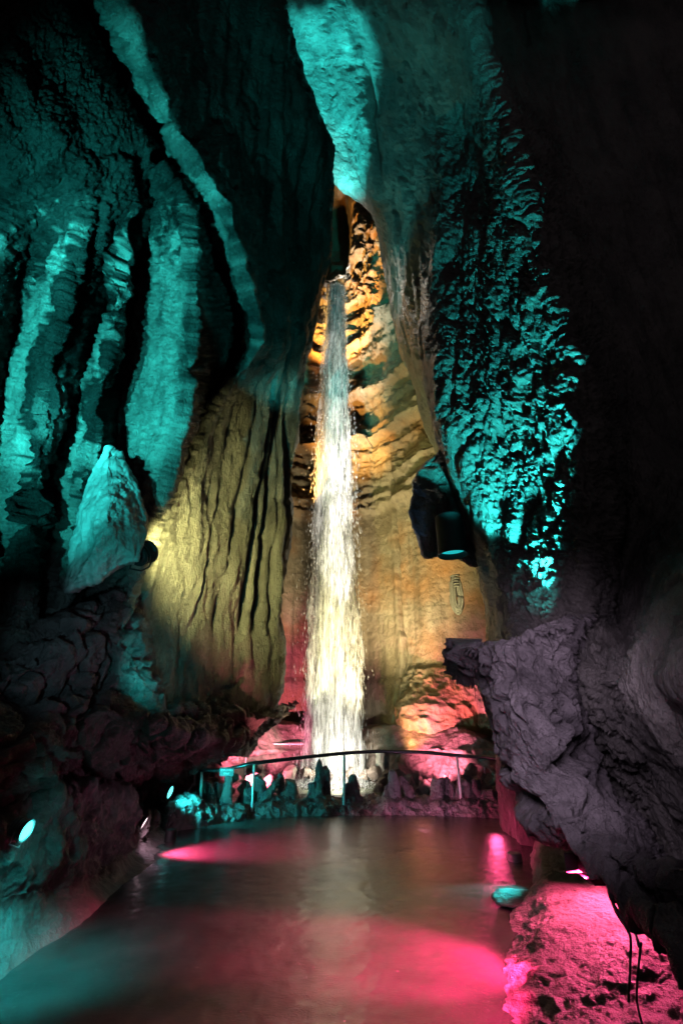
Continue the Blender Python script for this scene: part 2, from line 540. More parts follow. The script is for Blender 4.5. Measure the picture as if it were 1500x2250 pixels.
pD = [-330, -200, -110, -20, 10, -20, -50, -80, -80, -80, -90, -110, -130]
vD = [-500, -400, -350, -300, -300, -310, -320, -330, -330, -330, -330, -340, -350]
pE = [-1200, -1100, -1000, -950, -950, -950, -950, -950, -950, -950, -950, -950, -950]
def off(base, d): return [b + d for b in base]
def lerp(a, b, t): return [x + (y - x) * t for x, y in zip(a, b)]
ribA = [0, 0, 0, 0, .45, 1, 1, 1, 1, 1, 1, 1, 1]
ribB = [0, 0, 0, 0, 0, .5, 1, 1, 1, 1, 1, 1, 1]
def ribY(full, flat, amp=None): return [y + flat + (full - flat) * a for y, a in zip(pAY, amp or ribB)]
left_cols = [
    (off(sil, -260), off(silY, 2.2)), (off(sil, -16), off(silY, .8)), (sil, silY),
    (lerp(sil, edge, .10), lerp(off(silY, -.25), edgeY, .10)),
    (lerp(sil, edge, .35), lerp(off(silY, .1), edgeY, .35)),
    (lerp(sil, edge, .65), lerp(off(silY, .15), edgeY, .65)),
    (lerp(sil, edge, .9), lerp(silY, edgeY, .9)),
    (edge, edgeY), (sl, slY),
    (lerp(sl, pA, .5), lerp(slY, pAY, .42)),
    (pA, pAY), (vA, ribY(.95, -.2, ribA)), (pB, ribY(-.35, -.3)), (vB, ribY(.60, -.5)),
    (pC, off(pAY, -.85)), (vC, ribY(.1, -1.0)), (pD, off(pAY, -1.2)), (vD, off(pAY, -.9)), (pE, off(pAY, -2.8)), (off(pE, -900), [.5] * 13),
]
def left_disp(p, px, py):
    lean = p @ np.array([1.0, 0.55, 0.0])
    q = np.stack([lean + 0.10 * p[..., 2], lean * 0, p[..., 2] * 0.05], -1)
    # flutes of the drape
    flute = ridged(q, 0.85, 3, 0.55)
    zd = sstep(480, 640, px) * 0.6 + 0.4
    drape = sstep(-6, 10, px - np.interp(py, ROWS, edge))
    d = drape * (0.17 * flute * zd + 0.12 * fbm(p, 0.6, 5, .55, stretch=(1, 1, .5)) + 0.05 * fbm(p, 2.5, 5, .6, stretch=(1, 1, .3)) + .018 * ridged(p, 5, 5, .6, stretch=(1, 1, .35)))
    # deep grooves running down the lower drape
    for x0, x1, w_, dep in ((612, 566, 9, .34), (592, 535, 7, .26), (640, 612, 7, .28), (556, 474, 6, .10), (520, 428, 5, .07), (622, 590, 4, .15)):
        xc = x0 + (x1 - x0) * (py - 880) / 420.0 + 5 * fbm(p, 0.45, 3)
        d = d - drape * dep * bell(px, xc, w_) * sstep(800, 930, py) * (1 - sstep(1330, 1420, py))
    # rough popcorn coating on the leaning ribs
    rough = (1 - drape)
    st = (1, 1, .45)
    w1, w2 = worley(p + 0.12 * fbm(p, 2, 2)[..., None], 9.0, (1, 1, .55))
    wa, wb = worley(p, 20.0, (1, 1, .6))
    slab = ridged(p @ np.array([[1, 0, .25], [0, 1, 0], [0, 0, 1.0]]), .55, 4, .5, stretch=(1, 1, .25))
    d = d + rough * (0.05 * slab + 0.05 * fbm(p, 1.0, 5, .6, stretch=st) - 0.05 * w1 ** 2 - 0.06 * wa ** 2 + .06 * ridged(p, 2.4, 6, .62, stretch=(1, 1, .2)) + .035 * fbm(p, 11, 4, .7, stretch=(1, 1, .45)) - 0.10 * cracks(p, .6, .05, 3, (1, 1, .35)))
    d = d - drape * (0.06 * cracks(p, .6, .05, 3, (1, 1, .5)) + 0.02 * wa)
    # long straight slots between the leaning ribs
    for ys, xs, w_, dep in (((250, 480, 700, 900, 1100, 1300), (372, 300, 232, 152, 66, -10), 12, .25),
                            ((520, 760, 930, 1080, 1230), (288, 264, 212, 190, 146), 9, .2),
                            ((480, 700, 850, 1000, 1200), (205, 150, 112, 62, 30), 10, .2),
                            ((700, 900, 1100, 1300), (40, 18, -10, -30), 7, .15)):
        xc = np.interp(py, ys, xs) + 7 * fbm(p, .5, 3) + 4 * fbm(p, 3, 3)
        ww = np.maximum(w_ * (1 + .8 * fbm(p, .4, 2)), 4)
        d = d - rough * dep * (1 - sstep(.55, 1.25, np.abs(px - xc) / ww)) * sstep(ys[0] - 40, ys[0] + 60, py) * (1 - sstep(ys[-1] - 60, ys[-1] + 40, py))
    global LEFT_SHADE
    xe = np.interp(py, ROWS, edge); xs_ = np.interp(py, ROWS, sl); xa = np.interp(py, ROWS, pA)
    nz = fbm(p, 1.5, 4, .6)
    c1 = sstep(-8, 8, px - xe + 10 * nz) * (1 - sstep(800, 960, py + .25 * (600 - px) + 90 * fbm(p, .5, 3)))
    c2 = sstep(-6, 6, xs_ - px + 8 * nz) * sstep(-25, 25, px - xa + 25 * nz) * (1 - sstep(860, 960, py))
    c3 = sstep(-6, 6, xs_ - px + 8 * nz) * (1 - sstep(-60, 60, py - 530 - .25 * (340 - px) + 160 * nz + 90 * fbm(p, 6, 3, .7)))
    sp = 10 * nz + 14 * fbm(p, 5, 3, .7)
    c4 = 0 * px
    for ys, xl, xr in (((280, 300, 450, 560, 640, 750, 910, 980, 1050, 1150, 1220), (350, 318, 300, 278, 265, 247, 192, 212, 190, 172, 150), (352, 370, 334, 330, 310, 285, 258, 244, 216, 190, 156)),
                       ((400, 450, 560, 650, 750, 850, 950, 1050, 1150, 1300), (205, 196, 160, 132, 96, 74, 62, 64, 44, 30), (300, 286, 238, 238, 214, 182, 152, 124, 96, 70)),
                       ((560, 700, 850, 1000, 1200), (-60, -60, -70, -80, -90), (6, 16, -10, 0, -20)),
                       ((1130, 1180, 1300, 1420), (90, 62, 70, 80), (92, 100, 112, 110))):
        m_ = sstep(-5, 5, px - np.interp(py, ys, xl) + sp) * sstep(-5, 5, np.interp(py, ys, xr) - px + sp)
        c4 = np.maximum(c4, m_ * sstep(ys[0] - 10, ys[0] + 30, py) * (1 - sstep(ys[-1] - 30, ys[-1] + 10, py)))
    # gap in the painted shade, for the lit streak inside the dark band
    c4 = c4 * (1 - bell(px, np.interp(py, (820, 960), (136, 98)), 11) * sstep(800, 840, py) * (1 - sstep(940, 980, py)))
    LEFT_SHADE = np.maximum(np.maximum(c1, c4), np.maximum(c2, c3))  # shade painted into the wall colour: unlit upper wall, bands between ribs
    strip = bell(px, np.interp(py, ROWS, lerp(edge, sl, .5)), 40) * (1 - sstep(720, 800, py))
    d = d + strip * (0.06 * ridged(p, 2.2, 4) + 0.10 * fbm(p, 1.1, 3))
    return d
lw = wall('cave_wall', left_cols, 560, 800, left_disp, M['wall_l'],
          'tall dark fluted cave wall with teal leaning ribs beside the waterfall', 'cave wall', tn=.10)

def paint_shade(o, val):  # stores the painted shade mask on the mesh
    at_ = o.data.attributes.new('painted_shade', 'FLOAT', 'POINT')
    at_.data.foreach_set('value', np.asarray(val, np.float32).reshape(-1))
paint_shade(lw, LEFT_SHADE)
# ---- right wall: smooth overhanging dome, ridge, popcorn flank, dark flank out of frame
rrows = [-200, 0, 150, 300, 400, 470, 600, 750, 900, 1050, 1200, 1350, 1500, 1700, 1900, 2250]
r1 = [430, 500, 570, 690, 742, 822, 846, 880, 935, 985, 1040, 1072, 1085, 1088, 1120, 1130]
r1Y = [9, 10.2, 11.4, 12.2, 12.6, 12.8, 12.6, 12.2, 11.6, 10.8, 10, 9.4, 9, 8.8, 8.8, 8.8]
r2 = [560, 640, 700, 770, 800, 838, 872, 905, 950, 1000, 1050, 1085, 1097, 1110, 1142, 1160]
r2Y = [8.6, 9.6, 10.9, 11.6, 11.9, 11.8, 11.6, 11, 10.2, 9.4, 8.8, 8.4, 8, 8.4, 8.4, 8.4]
r3 = [690, 770, 822, 842, 858, 885, 915, 938, 966, 1012, 1062, 1098, 1110, 1135, 1165, 1190]
r3Y = [8.2, 9.2, 10.2, 10.6, 10.4, 10.2, 9.7, 9.0, 8.5, 8.0, 7.6, 7.3, 7, 8, 8, 8]
r4 = [800, 860, 905, 935, 945, 950, 962, 975, 990, 1025, 1075, 1112, 1125, 1165, 1200, 1230]
r4Y = [7, 7.8, 8.6, 8.6, 8.5, 8.4, 8.0, 7.5, 7.1, 6.7, 6.4, 6.2, 6, 7.6, 7.8, 7.8]
r5 = [900, 940, 985, 1020, 1035, 1045, 1060, 1075, 1090, 1100, 1115, 1130, 1150, 1225, 1290, 1320]
r5Y = [6.20, 6.80, 7.20, 7.55, 7.45, 7.35, 7.15, 6.85, 6.55, 6.35, 6.15, 5.70, 5.50, 6.90, 7.20, 7.30]
r6 = [990, 1030, 1075, 1120, 1145, 1165, 1195, 1240, 1275, 1285, 1275, 1265, 1270, 1320, 1390, 1430]
r6Y = [5.3, 5.7, 5.9, 5.9, 5.85, 5.8, 5.7, 5.5, 5.3, 5.15, 5.1, 5.1, 5.0, 6.2, 6.5, 6.6]
r7 = [1080, 1120, 1170, 1210, 1230, 1250, 1290, 1330, 1360, 1370, 1370, 1370, 1380, 1450, 1520, 1560]
r7Y = [4.20, 6.40, 6.60, 6.60, 6.55, 6.50, 6.40, 6.20, 6.00, 5.85, 5.80, 5.80, 4.00, 5.40, 5.60, 5.70]
r8 = [1720, 1720, 1720, 1720, 1720, 1720, 1720, 1720, 1720, 1680, 1620, 1570, 1590, 1640, 1720, 1800]
r8Y = [5.8, 6.2, 6.4, 6.4, 6.35, 6.3, 6.2, 6, 5.8, 4.8, 3.8, 3, 2.9, 3.6, 4.2, 4.4]
r9 = [2900] * 16
r10 = [6500] * 16
r9Y = [2.2] * 16
r10Y = [.9] * 16
right_cols = [(off(r1, 90), off(r1Y, 3.0)), (off(r1, 14), off(r1Y, .9)), (r1, r1Y), (r2, r2Y), (r3, r3Y), (r4, r4Y), (r5, r5Y),
              (r6, r6Y), (r7, r7Y), (r8, r8Y), (r9, r9Y), (r10, r10Y)]
def right_disp(p, px, py):
    xl = np.interp(py, rrows, r4); xr = np.interp(py, rrows, r6)
    pm = sstep(-30, 40, px - xl) * (1 - 0.75 * sstep(30, 160, px - xr)) * sstep(60, 420, py + (px - 1000) * 0.3)
    st = (1, 1, .45)
    d = 0.12 * fbm(p, 0.35, 4, stretch=st) + 0.05 * fbm(p, 1.4, 4, stretch=st)
    d = d + 0.10 * ridged(p, 0.7, 3, stretch=(1, 1, .16)) * sstep(-20, 30, px - np.interp(py, rrows, r2))
    holes = np.minimum(fbm(p, 1.7, 5, .55, stretch=(1, 1, .35)), 0.25)
    w1, w2 = worley(p + 0.1 * fbm(p, 3, 2)[..., None], 15.0, (1, 1, .7))
    wa, wb = worley(p, 32.0)
    d = d + pm * (0.09 * holes - 0.08 * w1 ** 2 - 0.06 * wa ** 2 + 0.05 * fbm(p, 3.5, 5, .6, stretch=(1, 1, .4)) + .035 * ridged(p, 5, 5, .65, stretch=(1, 1, .6)) - .08 * cracks(p, 1.1, .06, 3, (1, 1, .25))) + (1 - pm) * (0.035 * ridged(p, 2.0, 6, .6, stretch=(1, 1, .3)) + .02 * fbm(p, 7, 4, .65, stretch=(1, 1, .5)) - 0.05 * cracks(p, .8, .05, 3, (1, 1, .3)))
    # cleft between the dome and the ridge
    d = d - 0.25 * bell(px, np.interp(py, rrows, r3) - 12 + 10 * fbm(p, .5, 2), 7) * (1 - sstep(420, 560, py))
    return d
wall('cave_wall', right_cols, 520, 860, right_disp, M['wall_r'],
     'teal lit overhanging cave wall with knobbly popcorn flank, opposite the dark fluted wall', 'cave wall', rows=rrows)

# ---- back wall of the shaft
brows = [300, 380, 440, 500, 560, 625, 700, 850, 1000, 1130, 1300, 1490, 1600, 1660]
def brow(x, Y): return [(x_, Y_) for x_, Y_ in zip(x, Y)]
back_cols = [
    ([560] * 14, [13.2] * 14),
    ([640, 650, 655, 655, 650, 645, 640, 620, 600, 590, 580, 570, 560, 550], [14.2] * 14),
    ([700, 706, 706, 702, 696, 690, 680, 660, 645, 635, 625, 610, 600, 590], [14.9] * 14),
    ([735, 728, 724, 722, 722, 718, 715, 712, 708, 705, 700, 695, 690, 690], [16.2, 16.6, 17, 17.2, 17, 15.6, 15.3, 15.2, 15.15, 15.3, 15.3, 15.3, 15, 14.8]),
    ([760, 752, 756, 764, 764, 758, 756, 760, 770, 775, 780, 785, 785, 785], [16.2, 16.6, 17, 17.2, 17, 15.6, 15.3, 15.1, 15.0, 15.2, 15.2, 15.2, 15, 14.7]),
    ([790, 782, 776, 774, 776, 790, 800, 815, 825, 830, 832, 835, 838, 840], [15, 15.2, 15.3, 15.3, 15.2, 15.1, 15, 14.8, 14.7, 14.9, 14.9, 14.9, 14.6, 14.3]),
    ([840, 835, 826, 820, 822, 835, 842, 850, 862, 868, 874, 880, 880, 880], [14.3, 14.4, 14.4, 14.4, 14.4, 14.3, 14.2, 14.1, 14.0, 14.2, 14.2, 14.2, 13.9, 13.7]),
    ([900, 890, 880, 870, 870, 875, 885, 905, 930, 945, 960, 970, 975, 980], [13.4, 13.4, 13.4, 13.5, 13.5, 13.4, 13.4, 13.3, 13.2, 13.3, 13.3, 13.2, 13, 12.9]),
    ([960] * 3 + [950] * 4 + [970, 990, 1010, 1030, 1050, 1060, 1070], [12.8] * 14),
    ([1060] * 7 + [1080, 1100, 1120, 1150, 1170, 1180, 1190], [11.9] * 14),
]
zc = lambda py, Y=14.9: float(P(750, py, Y)[2])
z_strata, z_lip, z_foot = zc(1130), zc(1495), zc(1600)
def back_disp(p, px, py):
    z = p[..., 2]
    up = sstep(z_strata - .15, z_strata + .15, z + 0.12 * fbm(p, .7, 2))
    lip = 1 - sstep(z_lip - .12, z_lip + .14, z + 0.05 * fbm(p, 1.2, 2))
    strata = ridged(p, 1.1, 4, 0.6, stretch=(.25, .25, 1))
    blocks = fbm(p, 0.9, 4, 0.55)
    rug = sstep(765, 830, px) * sstep(1000, 700, py) + sstep(680, 640, py) * sstep(772, 800, px)
    smoothtop = sstep(640, 560, py) * (1 - sstep(765, 790, px))
    d = up * (1 - .8 * smoothtop) * (0.14 * strata + 0.22 * blocks + 0.12 * rug * ridged(p, 1.6, 4, .55))
    # curved ledge that crosses behind the water
    zl = zc(985) + 0.10 * (px - 740) / 100 + 0.06 * fbm(p, 0.8, 2)
    d = d + 0.40 * bell(z, zl, 0.10) + 0.22 * bell(z, zl + .28, .09)
    zl2 = zc(1100) + 0.05 * (px - 740) / 100 + 0.05 * fbm(p, 1.5, 2)
    d = d + 0.20 * bell(z, zl2, 0.13)
    zl3 = zc(770) + 0.25 * (px - 740) / 100
    d = d + 0.35 * bell(z, zl3 + .1 * fbm(p, .9, 2), 0.25)
    d = d + 0.28 * bell(z, zc(880) + .1 * fbm(p, .9, 2), 0.2)
    # smooth fluted lower wall
    fl = fbm(p, 1.0, 3, stretch=(1.3, 1.3, .06))
    ripple = fbm(p, 3.0, 3, stretch=(.35, .35, 1.6))
    d = d + (1 - up) * (0.09 * fl + 0.012 * ripple)
    d = d + lip * 0.10
    # crack on the right of the smooth wall
    xc = np.interp(py, [1100, 1200, 1300, 1385, 1400, 1500, 1600], [858, 868, 872, 878, 886, 882, 876])
    d = d - 0.22 * bell(px, xc + 3 * fbm(p, 3, 2), 4.0) * sstep(1000, 1080, py)
    # orange bulge and shaggy flowstone low on the right
    d = d + 0.45 * bell(px, 935, 55) * bell(py, 1575, 50) + sstep(880, 900, px) * sstep(1455, 1480, py) * (0.10 + 0.07 * ridged(p, 3, 4))
    return d + 0.015 * fbm(p, 6, 3)
wall('cave_wall', back_cols, 330, 640, back_disp, M['back'],
     'sandy layered rock wall lit yellow and orange behind the waterfall', 'cave wall', rows=brows)

# ---- pink shelf at the foot of the back wall, undercut on its front
def strip_sheet(name, cp, nu, nv, disp, mat, ref=None):
    p, px, py = sheet(cp, nu, nv)
    n = normals(p, ref)
    p = p + n * disp(p, px, py)[..., None]
    return link(name, grid_mesh(name, p), mat)
sx = [430, 470, 530, 590, 660, 770, 880, 1010, 1095, 1180]
top_y = [1660, 1640, 1610, 1585, 1597, 1604, 1590, 1598, 1640, 1690]
lip_y = [1685, 1668, 1655, 1648, 1650, 1652, 1648, 1652, 1690, 1725]
bot_y = [1740, 1735, 1730, 1728, 1725, 1722, 1722, 1728, 1740, 1760]
shelf_cp = [[(x, y - 6, 14.9 if 500 < x < 1000 else 13.4) for x, y in zip(sx, top_y)],
            [(x, y, Y) for x, y, Y in zip(sx, top_y, [11.9, 12.4, 13.1, 13.7, 14.2, 14.2, 13.3, 12.4, 11.7, 11.0])],
            [(x, y, Y) for x, y, Y in zip(sx, lip_y, [11.6, 12.0, 12.6, 13.2, 13.7, 13.7, 12.8, 11.9, 11.3, 10.7])],
            [(x, y + 8, Y) for x, y, Y in zip(sx, lip_y, [11.8, 12.3, 13.0, 13.6, 14.0, 14.0, 13.2, 12.3, 11.6, 10.9])],
            [(x, y, Y) for x, y, Y in zip(sx, bot_y, [11.7, 12.2, 12.9, 13.5, 13.9, 13.9, 13.1, 12.2, 11.5, 10.8])],
            [(x, y + 25, Y) for x, y, Y in zip(sx, bot_y, [11.5, 12.0, 12.7, 13.3, 13.7, 13.7, 12.9, 12.0, 11.3, 10.6])]]
sh = strip_sheet('rock_shelf', shelf_cp, 420, 130, lambda p, a, b: 0.10 * fbm(p, 1.2, 4) + 0.05 * ridged(p, 4, 3) * sstep(1640, 1660, b), M['rubble'])
tag(sh, 'undercut pink lit rock shelf along the foot of the back wall behind the pool', 'rock shelf')

# ---- pool bed and pool water behind the stone rim, walking floor in front of it
def flat_grid(name, x0, x1, y0, y1, nx, ny, zf, mat):
    X, Y = np.meshgrid(np.linspace(x0, x1, nx), np.linspace(y0, y1, ny))
    p = np.stack([X, Y, X * 0], -1)
    p[..., 2] = zf(p)
    return link(name, grid_mesh(name, p), mat)
tag(flat_grid('ground', -9, 9, -4, 19, 160, 160, lambda p: -0.35 + 0.05 * fbm(p, .5, 3), M['low']), kind='structure')
tag(flat_grid('path', -6, 5, -1.5, 11.2, 420, 480,
              lambda p: 0.012 * fbm(p, .5, 3) + 0.004 * fbm(p, 3, 4) + 0.003 * fbm(p, 9, 3), M['floor']), kind='structure')
tag(flat_grid('water', -3.2, 3.2, 10.75, 14.6, 120, 90,
              lambda p: 0.06 + 0.012 * fbm(p, 3, 3) * np.exp(-((p[..., 0] + .3) ** 2 + (p[..., 1] - 13) ** 2) / 2.0), M['water']), kind='structure')

# ---- dark rock mass under the left wall
lx = [-260, -60, 80, 190, 280, 316, 350, 450, 590]
lowY = [3.2, 4.3, 5.0, 5.5, 6.0, 6.4, 7.0, 8.4, 9.9]
t_y = [1560, 1480, 1400, 1330, 1284, 1420, 1535, 1545, 1566]
low_cp = [
    [(x + 25, y - 12, Y + 1.6) for x, y, Y in zip(lx, t_y, lowY)],
    [(x, y, Y + .35) for x, y, Y in zip(lx, t_y, lowY)],
    [(x, y, Y - .1) for x, y, Y in zip([-260, -70, 60, 160, 240, 300, 345, 450, 588], [1600, 1530, 1470, 1420, 1380, 1480, 1552, 1565, 1580], lowY)],
    [(x, y, Y - .15) for x, y, Y in zip([-260, -70, 50, 140, 220, 290, 335, 440, 560], [1640, 1580, 1540, 1500, 1460, 1530, 1575, 1585, 1600], lowY)],
    [(x, y, Y - .5) for x, y, Y in zip([-260, -80, 40, 120, 210, 320, 420, 490, 530], [1680, 1640, 1610, 1580, 1560, 1580, 1620, 1625, 1622], lowY)],
    [(x, y, Y - .7) for x, y, Y in zip([-260, -90, 30, 120, 210, 310, 395, 450, 480], [1720, 1700, 1680, 1660, 1650, 1650, 1655, 1655, 1652], [3.2, 4.3, 5.0, 5.6, 6.3, 7.2, 8.2, 9.2, 10.0])],
    [(x, y, Y - .5) for x, y, Y in zip([-260, -100, 20, 110, 200, 290, 360, 405, 432], [1780, 1760, 1745, 1730, 1715, 1705, 1700, 1695, 1692], [3.2, 4.3, 5.0, 5.7, 6.6, 7.6, 8.5, 9.4, 10.1])],
    [(x, y, Y) for x, y, Y in zip([-260, -110, 10, 100, 190, 270, 325, 352, 370], [1840, 1820, 1790, 1770, 1755, 1750, 1748, 1745, 1742], [3.2, 4.4, 5.2, 6.0, 7.0, 8.0, 8.8, 9.6, 10.2])],
    [(x, y, Y) for x, y, Y in zip([-260, -110, 10, 100, 190, 260, 310, 335, 348], [1930, 1900, 1860, 1840, 1820, 1812, 1806, 1802, 1800], [3.2, 4.4, 5.3, 6.2, 7.4, 8.4, 9.1, 9.8, 10.3])],
]
for r in low_cp:
    r.append((r[-1][0] + 45, r[-1][1] - 10, r[-1][2] + 2.5))
def low_disp(p, px, py):
    w1, w2 = worley(p + .1 * fbm(p, 3, 3)[..., None], 2.4, (1, 1, .7))
    return 0.15 * fbm(p, .8, 5, .55) - 0.12 * np.exp(-((w2 - w1) / .12) ** 2) + .05 * w1 - .10 * cracks(p, .9, .05, 3) + 0.05 * fbm(p, 4, 5, .6)
lo = strip_sheet('rock_outcrop', low_cp, 420, 330, low_disp, M['low'])
tag(lo, 'dark purple rock mass sloping down below the big teal boulder', 'rock')

# ---- muddy bank on the left of the floor
bank_e = [(-420, 2450), (-200, 2300), (0, 2165), (110, 2085), (200, 2025), (280, 1955), (345, 1905), (372, 1868), (384, 1834)]
bk = []
nb = len(bank_e)
edgeP = [G(x, y, -0.03) for x, y in bank_e]
def bank_row(pts): return [tuple(q) for q in pts]
inner = [P(x, y, Y) for x, y, Y in zip([-420, -250, -40, 60, 140, 200, 268, 310, 345], [2120, 2040, 1985, 1965, 1950, 1925, 1880, 1850, 1822], [2.6, 3.5, 4.4, 4.9, 5.4, 6.0, 6.9, 7.8, 8.7])]
up1 = [P(x, y, Y) for x, y, Y in zip([-420, -260, -60, 50, 130, 200, 268, 312, 340], [1960, 1900, 1870, 1855, 1840, 1840, 1836, 1820, 1806], [2.6, 3.5, 4.3, 4.7, 5.2, 5.9, 6.9, 7.9, 8.8])]
crest = [P(x, y, Y) for x, y, Y in zip([-420, -260, -60, 60, 150, 238, 288, 325, 345], [1840, 1810, 1790, 1748, 1728, 1738, 1785, 1798, 1792], [2.7, 3.6, 4.5, 5.0, 5.6, 6.3, 7.2, 8.1, 8.9])]
back = [P(x, y, Y) for x, y, Y in zip([-420, -260, -60, 60, 150, 240, 300, 340, 365], [1850, 1820, 1800, 1756, 1736, 1746, 1790, 1800, 1796], [3.7, 4.8, 5.8, 6.3, 7.0, 7.7, 8.6, 9.2, 9.8])]
A = np.array([edgeP, [0.55 * np.array(a) + .45 * np.array(b) for a, b in zip(edgeP, inner)], inner, up1, crest, back])
u = spread(np.linalg.norm(np.diff(A, axis=1), axis=-1).mean(0), 380); v = spread(np.array([1, 1, .9, .9, .8]), 200)
A = catmull(catmull(A, v, 0), u, 1)
nA = normals(A)
low_w = sstep(0.2, .5, np.linspace(0, 1, 200))[:, None]
A = A + nA * (low_w * (0.12 * fbm(A, 1.3, 5, .6) + 0.07 * ridged(A, 2.0, 4)) + (1 - low_w) * .03 * fbm(A, 1.6, 4) + (.25 + .75 * low_w) * (0.025 * fbm(A, 5, 4) + 0.012 * fbm(A, 14, 3)))[..., None]
bko = link('rock_bank', grid_mesh('rock_bank', A), M['bank'])
tag(bko, 'low muddy rock bank holding the round floodlights beside the wet floor', 'rock bank')

# ---- pink mound on the right of the floor
medge = [(1075, 2420), (1100, 2250), (1112, 2130), (1122, 2040), (1140, 1985), (1166, 1945), (1168, 1890), (1172, 1850)]
mE = [G(x, y, -0.03) for x, y in medge]
m1 = [P(x, y, Y) for x, y, Y in zip([1160, 1185, 1190, 1195, 1195, 1192, 1188, 1186], [2420, 2240, 2130, 2040, 1980, 1930, 1880, 1840], [3.25, 3.75, 4.2, 4.75, 5.25, 5.8, 6.5, 7.4])]
m2 = [P(x, y, Y) for x, y, Y in zip([1300, 1300, 1300, 1290, 1275, 1255, 1228, 1205], [2380, 2210, 2110, 2030, 1975, 1925, 1870, 1825], [3.2, 3.7, 4.15, 4.7, 5.2, 5.8, 6.5, 7.4])]
m3 = [P(x, y, Y) for x, y, Y in zip([1420, 1400, 1395, 1390, 1365, 1330, 1270, 1225], [2300, 2150, 2070, 2010, 1955, 1905, 1850, 1805], [3.3, 3.8, 4.25, 4.8, 5.3, 5.9, 6.6, 7.5])]
m4 = [P(x, y, Y) for x, y, Y in zip([1560, 1520, 1490, 1470, 1430, 1390, 1310, 1250], [2240, 2105, 2035, 1975, 1930, 1880, 1820, 1780], [3.4, 4.0, 4.5, 5.0, 5.5, 6.1, 6.8, 7.6])]
A = np.array([mE, m1, m2, m3, m4])
u = spread(np.linalg.norm(np.diff(A, axis=1), axis=-1).mean(0), 330); v = spread(np.array([.5, 1, 1, 1]), 260)
A = catmull(catmull(A, v, 0), u, 1)
nA = normals(A)
pits = np.minimum(fbm(A, 6, 3, stretch=(1, 1, 1)) + .25, 0)
A = A + nA * (0.035 * fbm(A, 1.2, 3) + 0.02 * ridged(A, 1.6, 3, stretch=(.4, .8, 2.0)) + 0.014 * fbm(A, 9, 4) + 0.025 * pits)[..., None]
mo = link('rock_mound', grid_mesh('rock_mound', A), M['mound'])
tag(mo, 'smooth pink lit rock mound rising from the floor under the leaning column', 'rock mound')

# ---- leaning rock column on the right
cl = [(1022, 1408), (1030, 1480), (1056, 1560), (1085, 1640), (1104, 1720), (1150, 1815), (1235, 1888), (1320, 1950), (1400, 2012), (1490, 2090)]
cr = [(1292, 1335), (1312, 1430), (1308, 1540), (1325, 1640), (1348, 1730), (1415, 1805), (1478, 1888), (1540, 1960), (1620, 2020), (1720, 2100)]
cY = [4.75, 4.7, 4.65, 4.6, 4.5, 4.2, 3.85, 3.55, 3.3, 3.0]
rows_ = []
tfr = [-.10, 0.0, .12, .35, .62, .86, 1.0, 1.02]
dY = [.9, .35, -.12, -.42, -.38, -.1, .5, 1.7]
for k in range(len(cl)):
    rows_.append([(cl[k][0] + (cr[k][0] - cl[k][0]) * min(max(t, -.02), 1.02), cl[k][1] + (cr[k][1] - cl[k][1]) * min(max(t, -.02), 1.02), cY[k] + d) for t, d in zip(tfr, dY)])
capr = [(x, y + 70, Y + 1.0) for x, y, Y in rows_[0]]
cap2 = [(x, y + 30, Y + .3) for x, y, Y in rows_[0]]
rows_ = [capr, cap2] + rows_
def col_disp(p, px, py):
    al = p[..., 0] * .62 - p[..., 2] * .78; ac = p[..., 0] * .78 + p[..., 2] * .62
    q = np.stack([ac, p[..., 1], al * .38], -1) + 0.08 * fbm(p, 2.5, 3)[..., None]
    w1, w2 = worley(q, 2.6)
    bed = ridged(np.stack([ac, p[..., 1] * .6, al * .22], -1), 1.9, 5, .6)
    d = 0.09 * fbm(p, 1.1, 4) + .06 * bed - 0.10 * np.exp(-((w2 - w1) / .09) ** 2) + 0.05 * w1 + 0.03 * fbm(p, 6, 5, .62)
    d = d - 0.06 * cracks(q, 2.2, .05, 3) - .15 - .06 * sstep(1800, 1900, py)
    # deep dark hollows across the middle
    d = d - 0.16 * bell((px - 1230) * .5 + (py - 1690), 0, 26) * sstep(1140, 1200, px) * (1 - sstep(1300, 1340, px))
    d = d - 0.18 * bell(px - 1180 - (py - 1790) * 1.25, 0, 24) * sstep(1700, 1780, py)
    return d
co_ = strip_sheet('rock_column', rows_, 330, 460, col_disp, M['column'])
tag(co_, 'leaning grey rock column with cracks in front of the dark cave wall', 'rock column')

